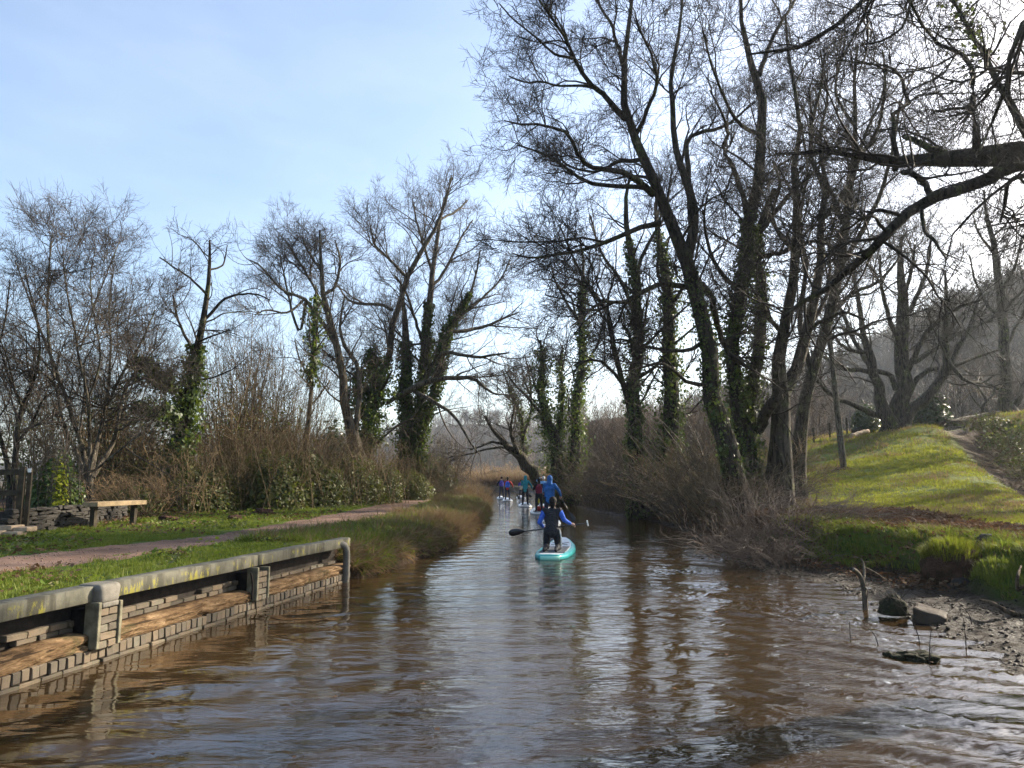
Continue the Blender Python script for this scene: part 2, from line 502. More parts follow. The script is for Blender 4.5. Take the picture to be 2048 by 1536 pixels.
def ground_mesh():
    ys = [-8.0]
    while ys[-1] < 900:
        y = ys[-1]
        st = 0.5 if y < 3 else 0.10 if y < 15 else 0.16 if y < 22 else 0.3 if y < 40 else 0.8 if y < 70 else 1.2 if y < 110 else 0.06 * y
        ys.append(y + st)
    # rows exactly either side of the wall's end
    ys = np.array(ys)
    offL = [0, .06, .12, .2, .34, .35, .42, .55, .7, .95, 1.25, 1.6]
    while offL[-1] < 800: offL.append(offL[-1] + max(0.3, 0.09 * offL[-1]))
    offR = [0]
    while offR[-1] < 3.4: offR.append(offR[-1] + 0.075)
    while offR[-1] < 14: offR.append(offR[-1] + 0.28)
    while offR[-1] < 40: offR.append(offR[-1] + 0.6)
    while offR[-1] < 800: offR.append(offR[-1] * 1.12)
    offL, offR = np.array(offL), np.array(offR)
    bed = np.array([0.06, 0.15, 0.3, 0.5, 0.7, 0.85, 0.94])
    xl, xr = XL(ys), XR(ys)
    X = np.concatenate([xl[:, None] - offL[None, ::-1], xl[:, None] + (xr - xl)[:, None] * bed, xr[:, None] + offR[None, :]], 1)
    Y = np.repeat(ys[:, None], X.shape[1], 1)
    Z = height(X, Y)
    nL, nB = len(offL), len(bed)
    # keep the bed under water
    Z[:, nL:nL + nB] = np.minimum(Z[:, nL:nL + nB], np.where(ys[:, None] < 97, -0.12, 9))
    nr, nc = X.shape
    i, j = np.meshgrid(np.arange(nr - 1), np.arange(nc - 1), indexing='ij')
    a = (i * nc + j).ravel()
    q = np.stack([a, a + 1, a + nc + 1, a + nc], 1)
    g = Geo().add(np.stack([X, Y, Z], -1).reshape(-1, 3), q)
    me = g.mesh('ground', M['ground'])
    # material zones (what the ground is made of at each place)
    x, y = X.ravel(), Y.ravel()
    dl, dr = XL(y) - x, x - XR(y)
    z = Z.ravel()
    mud = np.interp(y, [-12, 13.2, 15.5, 18, 6000], [1.5, 1.5, 1.0, 0.3, 0.3])
    wob = 0.5 * (fnoise(x * .8 + 9, y * .8, 11) - .5)
    mid_x = (XL(y) + XR(y)) / 2
    mudm = np.where(x > (XL(y) + XR(y)) / 2, 1 - sstep(-0.15, 0.35, dr + wob - mud), 0.0)
    mudm = np.where((dl > .2) & wallmask(y) & (x < 0), 0, mudm)
    # leaf litter under the trees on the bank, and the bare soil of the scrub strips
    litter = sstep(2.3, 3.0, dr) * (1 - sstep(4.2, 6.2, dr + 2.2 * (fnoise(x * .6, y * .6, 61) - .5))) * sstep(3, 5, y)
    litter = np.maximum(litter, sstep(15, 19, y) * (1 - sstep(3.5, 6.5, dr)) * (dr > 0))
    litter = np.maximum(litter, sstep(9.0, 11.5, dl) * (1 - sstep(40, 60, dl)))
    dd = ditch_d(x, y)
    litter = np.maximum(litter, np.exp(-((dd - 1.6) / 1.7) ** 2) * (dr > 4))
    litter = np.maximum(litter, (1 - sstep(.35, 1.0, dl)) * (dl > -3) * (x < mid_x))
    fieldm = sstep(4.5, 8, dr) * (1 - sstep(75, 100, y))
    wood = sstep(70, 95, np.hypot(x * .8, y)) 
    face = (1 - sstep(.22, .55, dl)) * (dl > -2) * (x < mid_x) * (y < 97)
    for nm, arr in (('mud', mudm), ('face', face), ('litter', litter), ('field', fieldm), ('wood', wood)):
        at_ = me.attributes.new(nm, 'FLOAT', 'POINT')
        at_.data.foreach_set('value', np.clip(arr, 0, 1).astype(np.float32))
    o = link('ground', me)
    tag(o, 'grassy canal banks, muddy shore and sloping field', None, None, 'structure')
    return o


def wallmask(y): return y < W1[1] + 0.15


def m_ground(nt, out):
    def attr(n):
        a = nt.nodes.new('ShaderNodeAttribute'); a.attribute_name = n; return a.outputs['Fac']
    big, mid, fine = noise_fac(nt, 0.35, 4), noise_fac(nt, 2.2, 5, 0.6), noise_fac(nt, 14, 6, 0.7)
    grass = ramp(nt, mid, [(0.3, (0.040, 0.066, 0.011)), (0.5, (0.072, 0.112, 0.016)), (0.72, (0.115, 0.135, 0.028))])
    fld = ramp(nt, math_(nt, 'ADD', math_(nt, 'MULTIPLY', big, .5), math_(nt, 'MULTIPLY', mid, .5)),
               [(0.35, (0.070, 0.100, 0.014)), (0.52, (0.125, 0.150, 0.020)), (0.66, (0.17, 0.165, 0.035))])
    fld = mixc(nt, maprange(nt, fine, .52, .72), fld, (0.055, 0.050, 0.018))
    c = mixc(nt, attr('field'), grass, fld)
    soil = ramp(nt, fine, [(0.3, (0.035, 0.022, 0.013)), (0.5, (0.070, 0.043, 0.026)), (0.7, (0.125, 0.082, 0.050))])
    bare = maprange(nt, noise_fac(nt, 1.1, 6, 0.7), 0.56, 0.70)
    c = mixc(nt, math_(nt, 'MULTIPLY', bare, 0.65), c, soil)
    lit = maprange(nt, math_(nt, 'ADD', attr('litter'), math_(nt, 'MULTIPLY', math_(nt, 'SUBTRACT', mid, 0.5), 1.3)), 0.35, 0.75)
    c = mixc(nt, lit, c, soil)
    c = mixc(nt, attr('wood'), c, (0.075, 0.058, 0.038))
    mudc = ramp(nt, fine, [(0.35, (0.014, 0.010, 0.007)), (0.65, (0.040, 0.028, 0.020))])
    c = mixc(nt, attr('mud'), c, mudc)
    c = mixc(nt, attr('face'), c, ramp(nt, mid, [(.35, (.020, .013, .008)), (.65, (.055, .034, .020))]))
    wet = math_(nt, 'MULTIPLY', attr('mud'), maprange(nt, noise_fac(nt, 5, 4), 0.25, 0.6))
    rough = maprange(nt, wet, 0.0, 1.0, 0.9, 0.42)
    h = math_(nt, 'ADD', fine, math_(nt, 'MULTIPLY', noise_fac(nt, 45, 4, 0.7), 0.4))
    p = principled(nt, out, c, rough, 0.13, h, 1.0, 0.07)


M['ground'] = mat('ground_earth', m_ground)
ground = ground_mesh()


# ------------------------------------------------------------------ far hills
def m_hill(nt, out):
    f = noise_fac(nt, 0.08, 6, 0.65)
    c = ramp(nt, f, [(0.35, (0.030, 0.025, 0.020)), (0.5, (0.055, 0.044, 0.033)), (0.65, (0.08, 0.066, 0.045))])
    principled(nt, out, c, 0.95, 0.1, noise_fac(nt, 0.6, 6, .75), 1.0, 3.0)


M['hill'] = mat('hill_wood', m_hill)
RIDGE_PX = [(-600, 950, 900), (0, 925, 900), (500, 900, 900), (800, 870, 800), (880, 852, 760), (960, 850, 700), (1040, 852, 640), (1120, 850, 560), (1200, 838, 460),
            (1300, 825, 420), (1420, 812, 390), (1520, 800, 370), (1620, 772, 350), (1700, 745, 340), (1800, 700, 330), (1900, 650, 325), (2048, 596, 320), (2300, 520, 320), (2700, 470, 330), (3400, 470, 350)]
_th, _hh, _rr = [], [], []
for px, py, r in RIDGE_PX:
    v = ray(px, py); _th.append(math.atan2(v[0], v[1])); _hh.append(CAMZ + v[2] / math.hypot(v[0], v[1]) * r); _rr.append(r)


def hill_h(th, r):
    H, R = np.interp(th, _th, _hh), np.interp(th, _th, _rr)
    r0 = np.interp(th, [-0.3, 0.05, 0.3, 0.55, 1.2], [330, 250, 130, 85, 85])
    t = np.clip((r - r0) / (R - r0), 0, 1.6)
    up = sstep(0, 1, np.clip(t, 0, 1)) * .55 + np.clip(t, 0, 1) * .45
    down = np.clip(t - 1, 0, 1) * .15
    return -1.0 + (H + 1.0) * (up - down)


def hills():
    th = np.linspace(_th[0], _th[-1], 420); rr = np.concatenate([np.linspace(70, 600, 70), np.linspace(620, 1000, 8)])
    TH, RR = np.meshgrid(th, rr, indexing='ij')
    Z = hill_h(TH, RR)
    X, Y = RR * np.sin(TH), RR * np.cos(TH)
    Z = Z + np.clip(Z / 20, 0, 1) * (6 * (fnoise(X / 40, Y / 40, 71) - .5) + 1.2 * (fnoise(X / 6, Y / 6, 72) - .5))
    nr, nc = X.shape
    i, j = np.meshgrid(np.arange(nr - 1), np.arange(nc - 1), indexing='ij')
    a = (i * nc + j).ravel()
    o = Geo().add(np.stack([X, Y, Z], -1).reshape(-1, 3), np.stack([a, a + nc, a + nc + 1, a + 1], 1)).build('hills', M['hill'])
    tag(o, 'hazy wooded hills closing the valley', kind='structure')


hills()


# ------------------------------------------------------------------ water
def m_water(nt, out):
    tc = nt.nodes.new('ShaderNodeTexCoord'); ob = tc.outputs['Object']
    sep = nt.nodes.new('ShaderNodeSeparateXYZ'); nt.links.new(ob, sep.inputs['Vector'])
    # calm pool beside the wall, wind ripples down the middle, long crests on the shallow side
    mid = maprange(nt, math_(nt, 'SUBTRACT', sep.outputs['X'], math_(nt, 'MULTIPLY', sep.outputs['Y'], 0.12)), -3.6, -1.6)
    a = noise_fac(nt, 1.0, 3, 0.5, ob, (3.2, 9.5, 1), dist=0.4)
    b = noise_fac(nt, 1.0, 3, 0.6, ob, (9, 26, 1), dist=0.3)
    c = noise_fac(nt, 1.0, 2, 0.5, ob, (1.6, 2.6, 1), dist=0.8)
    patch = maprange(nt, noise_fac(nt, 0.5, 2, 0.5, ob), 0.35, 0.65, 0.45, 1.0)
    amp = math_(nt, 'MULTIPLY', maprange(nt, mid, 0, 1, 0.22, 1.0), patch)
    h = math_(nt, 'ADD', math_(nt, 'MULTIPLY', math_(nt, 'ADD', math_(nt, 'MULTIPLY', a, 0.014), math_(nt, 'MULTIPLY', b, 0.0034)), amp), math_(nt, 'MULTIPLY', c, 0.018))
    p = principled(nt, out, ramp(nt, noise_fac(nt, 0.4, 3, 0.5, ob), [(0.3, (0.032, 0.0190, 0.0078)), (0.7, (0.043, 0.0262, 0.0110))]), 0.02, 0.5, h, 1.0, 1.0)
    p.inputs['IOR'].default_value = 2.0
    p.inputs['Specular IOR Level'].default_value = 0.5


M['water'] = mat('canal_water', m_water)


def water():
    xs = np.concatenate([np.array([-60, -30, -14]), np.arange(-6.5, 10.01, 0.10), np.array([14, 30, 60])])
    ys = np.concatenate([np.array([-8, -2, 1]), np.arange(3, 24, 0.085), np.arange(24, 110, 2.0)])
    X, Y = np.meshgrid(xs, ys, indexing='xy')
    fade = sstep(3, 4, Y) * (1 - sstep(17, 24, Y)) * sstep(-6.5, -5.5, X) * (1 - sstep(8, 10, X))
    wx = X + .25 * (fnoise(X * .5, Y * .5, 81) - .5) * 4
    right = sstep(0.5, 3.0, X - 0.06 * Y)
    s = X * 0.42 + Y * 0.91 + 0.55 * (fnoise(X * .45, Y * .45, 82) - .5) * 2.2
    Z = right * (0.030 * np.sin(s * 2 * math.pi / 0.42) * vnoise(X * .7, Y * 1.1, 83) + 0.016 * np.sin((s + .2 * X) * 2 * math.pi / 0.27 + 1) * vnoise(X * 1.2 + 5, Y * 1.2, 84))
    s2 = -X * .25 + Y * .97 + .5 * fnoise(X * .6, Y * .6, 86)
    Z += (1 - right) * 0.006 * np.sin(s2 * 2 * math.pi / 0.62) * vnoise(X * .5, Y * .8, 87)
    Z += 0.015 * (fnoise(X * .9, Y * 1.5, 85) - .5) * (1 - right * .4)
    # rings spreading from the near board and paddle
    for cx, cy, a in ((0.95, 15.6, .006), (-.2, 15.6, .005), (-1.2, 14.2, .004)):
        r = np.hypot(X - cx, Y - cy)
        Z += a * np.sin(r * 2 * math.pi / .34) * np.exp(-r / 1.3)
    Z = Z * fade
    nr, nc = X.shape
    i, j = np.meshgrid(np.arange(nr - 1), np.arange(nc - 1), indexing='ij')
    a = (i * nc + j).ravel()
    o = Geo().add(np.stack([X, Y, Z], -1).reshape(-1, 3), np.stack([a, a + 1, a + nc + 1, a + nc], 1)).build('canal_water', M['water'])
    tag(o, 'brown rippled canal water', kind='structure')


water()


# ------------------------------------------------------------------ towpath
def m_path(nt, out):
    f, g = noise_fac(nt, 1.2, 6, 0.65), noise_fac(nt, 22, 6, 0.75)
    c = ramp(nt, f, [(0.32, (0.090, 0.053, 0.036)), (0.5, (0.155, 0.094, 0.066)), (0.7, (0.225, 0.146, 0.106))])
    c = mixc(nt, maprange(nt, g, .55, .75, 0, .6), c, (0.075, 0.042, 0.03))
    principled(nt, out, c, 0.9, 0.25, g, 0.6, 0.03)


M['path'] = mat('path_gravel', m_path)
PATH_L = [on(a, b, .6) for a, b in ((-420, 1178), (0, 1114), (200, 1095), (400, 1074), (560, 1047), (680, 1026), (790, 1002))] + [np.array([-6.1, 48, .6]), np.array([-6.9, 62, .5]), np.array([-7.6, 75, .4]), np.array([-9.5, 92, .4])]
PATH_R = [on(a, b, .6) for a, b in ((-420, 1230), (0, 1150), (200, 1123), (400, 1094), (560, 1071), (700, 1049), (810, 1022))] + [np.array([-4.4, 46, .6]), np.array([-5.2, 60, .5]), np.array([-6.1, 75, .4]), np.array([-8, 92, .4])]


def path_x(y):
    a, b = _line([(p[0], p[1]) for p in PATH_L]); c, d = _line([(p[0], p[1]) for p in PATH_R])
    return np.interp(y, a, b), np.interp(y, c, d)


def towpath():
    ys = np.concatenate([np.arange(3.5, 30, .12), np.arange(30, 92, .5)])
    xl, xr = path_x(ys)
    xl = xl + .28 * (fnoise(ys * 1.7, ys * 0, 91) - .5) + .12 * (vnoise(ys * 7, ys * 0, 95) - .5); xr = xr + .28 * (fnoise(ys * 1.7, ys * 0 + 7, 92) - .5) + .12 * (vnoise(ys * 7, ys * 0, 96) - .5)
    u = np.linspace(0, 1, 18)
    X = xl[:, None] * (1 - u) + xr[:, None] * u
    Y = np.repeat(ys[:, None], len(u), 1)
    Z = height(X, Y) + 0.02 - 0.03 * np.sin(u * math.pi)[None] + .012 * (fnoise(X * 5, Y * 5, 97) - .5)
    Z[:, 0] -= .04; Z[:, -1] -= .04
    Z = np.maximum(Z, height(X, Y) + 0.006 - .04 * ((u == 0) | (u == 1)))
    nr, nc = X.shape
    i, j = np.meshgrid(np.arange(nr - 1), np.arange(nc - 1), indexing='ij')
    a = (i * nc + j).ravel()
    o = Geo().add(np.stack([X, Y, Z], -1).reshape(-1, 3), np.stack([a, a + 1, a + nc + 1, a + nc], 1)).build('towpath', M['path'])
    tag(o, 'reddish earth towpath along the left bank', kind='structure')


towpath()

# ------------------------------------------------------------------ trees
def catmull(P, n):
    """resample a polyline smoothly to n points"""
    P = np.asarray(P, float)
    if len(P) == 2: P = np.array([P[0], (P[0] + P[1]) / 2, P[1]])
    d = np.concatenate([[0], np.cumsum(np.linalg.norm(np.diff(P[:, :3], axis=0), axis=1))]); d /= d[-1]
    Q = np.concatenate([[2 * P[0] - P[1]], P, [2 * P[-1] - P[-2]]])
    u = np.linspace(0, 1, n); out = []
    for x in u:
        i = min(np.searchsorted(d, x, side='right') - 1, len(P) - 2)
        t = (x - d[i]) / max(d[i + 1] - d[i], 1e-9)
        p0, p1, p2, p3 = Q[i], Q[i + 1], Q[i + 2], Q[i + 3]
        out.append(.5 * (2 * p1 + (p2 - p0) * t + (2 * p0 - 5 * p1 + 4 * p2 - p3) * t * t + (3 * p1 - p0 - 3 * p2 + p3) * t ** 3))
    out = np.array(out)
    if out.shape[1] > 3: out[:, 3] = np.interp(u, d, P[:, 3])
    return out


def grow(P, R, dens, L, ang, K, rng, up=0.0, wig=0.2, s0=0.2, rr=0.6, rmin=0.004, out=None, outw=0.0, smin=1.0, rbase=None):
    """children along every parent branch, all at once"""
    N, Kp, _ = P.shape
    lp = np.linalg.norm(np.diff(P, axis=1), axis=2).sum(1)
    cnt = np.maximum(1, rng.poisson(dens * lp * (1 - s0)))
    idx = np.repeat(np.arange(N), cnt); Mn = len(idx)
    s = s0 + (1 - s0) * rng.random(Mn) ** 0.85
    f = s * (Kp - 1) * 0.999; i = np.floor(f).astype(int); w = (f - i)[:, None]
    pos = P[idx, i] * (1 - w) + P[idx, i + 1] * w
    rad = R[idx, i] * (1 - w[:, 0]) + R[idx, i + 1] * w[:, 0]
    T = norm(P[idx, i + 1] - P[idx, i])
    v = rng.normal(size=(Mn, 3)); v -= (v * T).sum(1, keepdims=True) * T; v = norm(v)
    a = np.clip(rng.normal(ang, ang * .28, Mn), .12, 1.8)[:, None]
    d = np.cos(a) * T + np.sin(a) * v
    if out is not None:
        d = d + outw * norm(pos - out)
    d[:, 2] += up
    d = norm(d)
    ln = L * (1.25 - .7 * s) * np.exp(rng.normal(0, .28, Mn)) * np.minimum(1, lp[idx] / (1.6 * L) + .25)
    step = (ln / (K - 1))[:, None]
    pts = np.empty((Mn, K, 3)); pts[:, 0] = pos; p = pos.copy()
    for k in range(1, K):
        d = d + rng.normal(0, wig, (Mn, 3)); d[:, 2] += up * .25
        d = norm(d); p = p + d * step; pts[:, k] = p
    r0 = np.maximum(np.minimum(rad * rr, 0.016 * ln + .004 if rbase is None else rbase), rmin)
    u = np.linspace(0, 1, K)[None]
    rads = np.maximum(r0[:, None] * (1 - .72 * u), rmin * (1 - .35 * u))
    return pts, rads


def limb3d(pts, t0, dt, n, seed, wob=0.0):
    rng = np.random.default_rng(seed)
    q = []
    px = np.array(pts, float)
    d = np.concatenate([[0], np.cumsum(np.hypot(np.diff(px[:, 0]), np.diff(px[:, 1])))]); d /= max(d[-1], 1e-6)
    for (x, y, w), u in zip(pts, d):
        t = t0 + dt * u + (rng.normal(0, wob) if 0 < u < 1 else 0)
        q.append([*at(x, y, t), w * .88 * t / FPX / 2])
    c = catmull(np.array(q), n)
    return c[:, :3], np.maximum(c[:, 3], .004)


def ivy_leaves(g, P, R, n, spread, size, rng, lo=0.0, hi=1.0, clump=0.6):
    """leaves hugging a stem, thicker here and there"""
    K = len(P)
    f = (lo + (hi - lo) * rng.random(n)) * (K - 1) * .999
    i = f.astype(int); w = (f - i)[:, None]
    c = P[i] * (1 - w) + P[i + 1] * w; r = R[i] * (1 - w[:, 0]) + R[i + 1] * w[:, 0]
    T = norm(P[i + 1] - P[i])
    a = rng.random(n) * 2 * math.pi
    ref = np.array([[1.0, 0.02, 0]]); U = norm(np.cross(T, ref)); V = np.cross(T, U)
    dirn = np.cos(a)[:, None] * U + np.sin(a)[:, None] * V
    sd_ = int(rng.integers(999))
    cl = fnoise(f * 1.9 + 2.2 * np.cos(a), 2.2 * np.sin(a) + 50, sd_, 3)
    keep = rng.random(n) < np.clip((cl - .33) / .16, .06, 1)
    taper = np.sin(np.clip((f / (K - 1) - lo) / max(hi - lo, 1e-6), 0, 1) * math.pi * .92 + .12) ** .5
    rad = r + spread * taper * (rng.random(n) ** 1.1) * np.clip((cl - .30) / .28, .10, 1.9)
    c = c + dirn * rad[:, None] + np.array([0, 0, 1.0]) * (rng.normal(0, .10, n) * spread)[:, None]
    c, dirn = c[keep], dirn[keep]
    leaf_quads(g, c, dirn, size, rng)


def leaf_quads(g, c, nrm, size, rng, tiltv=.7, droop=.3):
    n = len(c)
    nn = norm(nrm + rng.normal(0, tiltv, (n, 3)))
    ax = rng.normal(size=(n, 3)); ax[:, 2] -= droop; ax -= (ax * nn).sum(1, keepdims=True) * nn; ax = norm(ax)
    sd = np.cross(nn, ax)
    s = (size * np.exp(rng.normal(0, .3, n)))[:, None]
    v = np.stack([c - ax * s * .5, c + sd * s * .36 + nn * s * .08, c + ax * s * .55, c - sd * s * .36 + nn * s * .08], 1)
    a = np.arange(n)[:, None] * 4
    g.add(v.reshape(-1, 3), np.concatenate([a, a + 1, a + 2, a + 3], 1))


def tree(name, label, base, t0, limbs, levels, seed, bark='bark_dark', twig='twig_dark', ivy=(), ivy_size=.09, wob=.25, group=None, trunk_s=10, auto=0, up=0.0, outc=None, outw=0.25, main=1, ws=1.0):
    """base = pixel of the foot.  limbs = [(dt, [(px,py,width_px)...]), ...]; the first is the trunk.
    A limb starts at the depth of the limb it leaves."""
    rng = np.random.default_rng(seed)
    foot = at(base[0], base[1], t0)
    root = thing(name, label, 'tree', foot, 0, group)
    P3, R3, PX, TT = [], [], [], []
    gz = hz(foot[0], foot[1])
    def rooted(P, R):
        # carry a stem down into the soil when its foot is hidden behind the undergrowth
        if P[0, 2] > gz - .1:
            q = np.concatenate([[np.array([P[0, 0] * .6 + foot[0] * .4, P[0, 1], gz - .25])], P]); r = np.concatenate([[R[0] * 1.25], R])
            c = catmull(np.concatenate([q, r[:, None]], 1), 14)
            return c[:, :3], c[:, 3]
        return P, R
    for k, (dt, pts) in enumerate(limbs):
        ts = t0
        if k:
            allpx = np.concatenate(PX); allt = np.concatenate(TT)
            j = np.argmin(np.hypot(allpx[:, 0] - pts[0][0], allpx[:, 1] - pts[0][1])); ts = allt[j]
        P, R = limb3d([(a_, b_, c_ * ws) for a_, b_, c_ in pts], ts, dt, 14, seed * 50 + k, wob if k else wob * .4)
        if k == 0 or (main > k):
            R = R * (1 + .25 * np.exp(-np.linspace(0, 9, 14)))
        # little kinks so that no limb is a clean curve
        jit = rng.normal(0, 1, P.shape) * R[:, None] * .22; jit[0] = 0
        P = P + jit
        if k < main: P, R = rooted(P, R)
        P3.append(P); R3.append(R)
        ui = np.linspace(0, 1, 40); pa = np.array(pts, float)
        d = np.concatenate([[0], np.cumsum(np.hypot(np.diff(pa[:, 0]), np.diff(pa[:, 1])))]); d /= d[-1]
        PX.append(np.stack([np.interp(ui, d, pa[:, 0]), np.interp(ui, d, pa[:, 1])], 1)); TT.append(ts + dt * ui)
        g = Geo().tubes(P[None], R[None], trunk_s if k == 0 else 7)
        g.build('trunk' if k < main else 'limb', M[bark], root, origin=foot)
    P, R = np.array(P3), np.array(R3)
    if auto:   # more limbs, reaching towards and away from the water
        p, r = grow(P[:max(main, 1)], R[:max(main, 1)], auto, (3.6 if foot[0] > 0 else 2.4) * t0 / 22, 1.0, 14, rng, up=.16, wig=.16, s0=.35, rr=.5, rmin=.02)
        for k in range(len(p)):
            Geo().tubes(p[k:k + 1], r[k:k + 1], 6).build('limb', M[bark], root, origin=foot)
        P = np.concatenate([P, p]); R = np.concatenate([R, r])
    g = Geo()
    oc = foot + np.array([0, 0, 4.0]) if outc is None else np.asarray(outc)
    for li, (dens, L, ang, K, S, wig, upl, rmin) in enumerate(levels):
        s0 = .3 if li == 0 else .1
        P, R = grow(P, R, dens, L, ang, K, rng, up=upl, wig=wig, s0=s0, rmin=rmin, out=oc, outw=outw if li < 2 else outw * .3)
        g.tubes(P, R, S)
    g.build('crown', M[twig], root, origin=foot)
    if ivy:
        gi = Geo()
        for (k, n, spread, lo, hi) in ivy:
            ivy_leaves(gi, P3[k], R3[k], n, spread, ivy_size, rng, lo, hi)
        gi.build('ivy', M['ivy'], root, smooth=False, origin=foot)
    return root


#            dens   len  ang  K  S  wig   up    rmin
def LV(sc=1.0, d=1.0, up=.05, wig=.28, r=1.0):
    return [(1.7 * d / sc, 2.3 * sc, .85, 7, 4, wig * .8, up, .011 * r),
            (2.9 * d / sc, 1.2 * sc, .8, 5, 3, wig, up, .0075 * r),
            (5.0 * d / sc, .62 * sc, .8, 3, 3, wig * 1.1, up * .6, .0056 * r),
            (6.6 * d / sc, .34 * sc, .75, 2, 3, wig * 1.1, up * .5, .0046 * r)]


# --- right bank -----------------------------------------------------
tree('alder_tree', 'leaning dark alder rooted at the water edge, its bare crown reaching out over the canal', (1500, 1062), 20.5, [
    (0.6, [(1500, 1062, 58), (1484, 1005, 50), (1468, 954, 46), (1447, 873, 42), (1430, 787, 38), (1417, 701, 36), (1404, 636, 34), (1387, 580, 32), (1374, 516, 31), (1365, 486, 30), (1344, 440, 26), (1319, 383, 23), (1303, 336, 22), (1281, 295, 20), (1262, 265, 19), (1251, 238, 18), (1245, 186, 15), (1247, 137, 13), (1256, 55, 10), (1264, 0, 8), (1270, -60, 6)]),
    (-2.5, [(1251, 238, 15), (1221, 208, 13), (1204, 186, 12), (1185, 175, 11), (1158, 134, 9), (1141, 101, 8), (1128, 71, 7), (1106, 41, 6), (1081, 5, 5), (1065, -30, 4)]),
    (1.0, [(1185, 175, 8), (1155, 171, 6), (1117, 172, 5), (1084, 164, 5), (1050, 165, 4), (1018, 153, 3)]),
    (-1.5, [(1150, 117, 7), (1111, 109, 6), (1084, 85, 5), (1057, 63, 4), (1029, 41, 4), (999, 8, 3)]),
    (-3.0, [(1305, 388, 17), (1267, 355, 15), (1226, 339, 13), (1188, 336, 11), (1166, 323, 10), (1150, 298, 9), (1139, 271, 8), (1117, 260, 7), (1084, 249, 6), (1046, 250, 5), (1008, 241, 3)]),
    (2.0, [(1300, 378, 12), (1253, 372, 11), (1221, 373, 10), (1177, 364, 9), (1144, 347, 8), (1122, 328, 7), (1100, 314, 6), (1070, 301, 5), (1035, 290, 4)]),
    (2.2, [(1374, 516, 27), (1382, 460, 24), (1387, 400, 21), (1371, 355, 18), (1357, 320, 16), (1346, 273, 14), (1346, 208, 12), (1341, 164, 10), (1355, 82, 8), (1363, 27, 6), (1366, -40, 5)]),
    (1.5, [(1247, 133, 10), (1232, 82, 8), (1223, 52, 7), (1199, 11, 6), (1185, -25, 5)]),
    (-2.0, [(1268, 275, 12), (1285, 245, 10), (1300, 205, 9), (1314, 164, 8), (1303, 109, 6), (1281, 63, 5), (1270, 30, 4)]),
    (-2.5, [(1318, 446, 14), (1279, 456, 12), (1241, 473, 11), (1180, 495, 9), (1129, 507, 7), (1064, 516, 5), (1026, 507, 3)]),
    (-3.5, [(1378, 575, 14), (1322, 570, 12), (1275, 589, 11), (1241, 606, 9), (1206, 602, 7), (1170, 630, 5), (1140, 655, 3)]),
    (-2.0, [(1421, 679, 12), (1378, 701, 9), (1335, 701, 8), (1292, 692, 7), (1241, 679, 5), (1200, 690, 3)]),
    (-2.5, [(1425, 770, 11), (1378, 765, 9), (1327, 727, 7), (1285, 735, 5), (1240, 744, 3)]),
    (3.0, [(1382, 450, 14), (1376, 330, 12), (1376, 279, 10), (1407, 262, 9), (1439, 257, 8), (1470, 240, 6), (1500, 210, 4)]),
    (2.5, [(1402, 568, 16), (1421, 593, 15), (1430, 641, 14), (1447, 690, 12), (1470, 720, 9), (1500, 735, 6)]),
], LV(.80, 1.35, .03, .30, .95), 11, auto=.10, ivy=[(0, 1500, .12, .10, .45)], outw=.3)

tree('alder_tree', 'tall twin alder thick with ivy, just behind the leaning dark alder', (1511, 1000), 23.0, [
    (0.5, [(1513, 1000, 44), (1490, 924, 36), (1477, 830, 32), (1468, 744, 31), (1468, 658, 31), (1481, 580, 30), (1494, 507, 30), (1496, 443, 28), (1516, 383, 25), (1524, 273, 21), (1519, 153, 17), (1500, 115, 14), (1489, 93, 12), (1480, 55, 10), (1486, 15, 8), (1480, -40, 6)]),
    (1.2, [(1494, 880, 30), (1500, 787, 29), (1516, 701, 28), (1520, 615, 26), (1520, 550, 25), (1510, 490, 20), (1530, 430, 16), (1548, 380, 12)]),
    (-2.0, [(1496, 443, 14), (1485, 391, 12), (1467, 339, 11), (1456, 317, 10), (1445, 295, 9), (1456, 260, 7), (1440, 220, 6), (1420, 180, 4)]),
    (2.0, [(1498, 486, 15), (1528, 452, 13), (1567, 404, 11), (1600, 370, 9), (1640, 330, 6), (1670, 300, 4)]),
    (-1.5, [(1516, 514, 12), (1559, 507, 11), (1597, 490, 9), (1640, 480, 6), (1680, 470, 4)]),
    (2.5, [(1519, 150, 12), (1538, 93, 10), (1560, 50, 8), (1590, 0, 6), (1605, -40, 5)]),
    (-2.5, [(1480, 580, 12), (1440, 545, 10), (1420, 500, 8), (1408, 440, 6), (1415, 390, 4)]),
    (-3.0, [(1524, 270, 11), (1480, 250, 9), (1450, 200, 7), (1420, 120, 5), (1405, 60, 4)]),
], LV(.95, 1.3, .06, .28), 12, ivy=[(0, 7000, .26, .05, .56), (1, 5500, .26, .0, .85)], auto=.10, main=2)

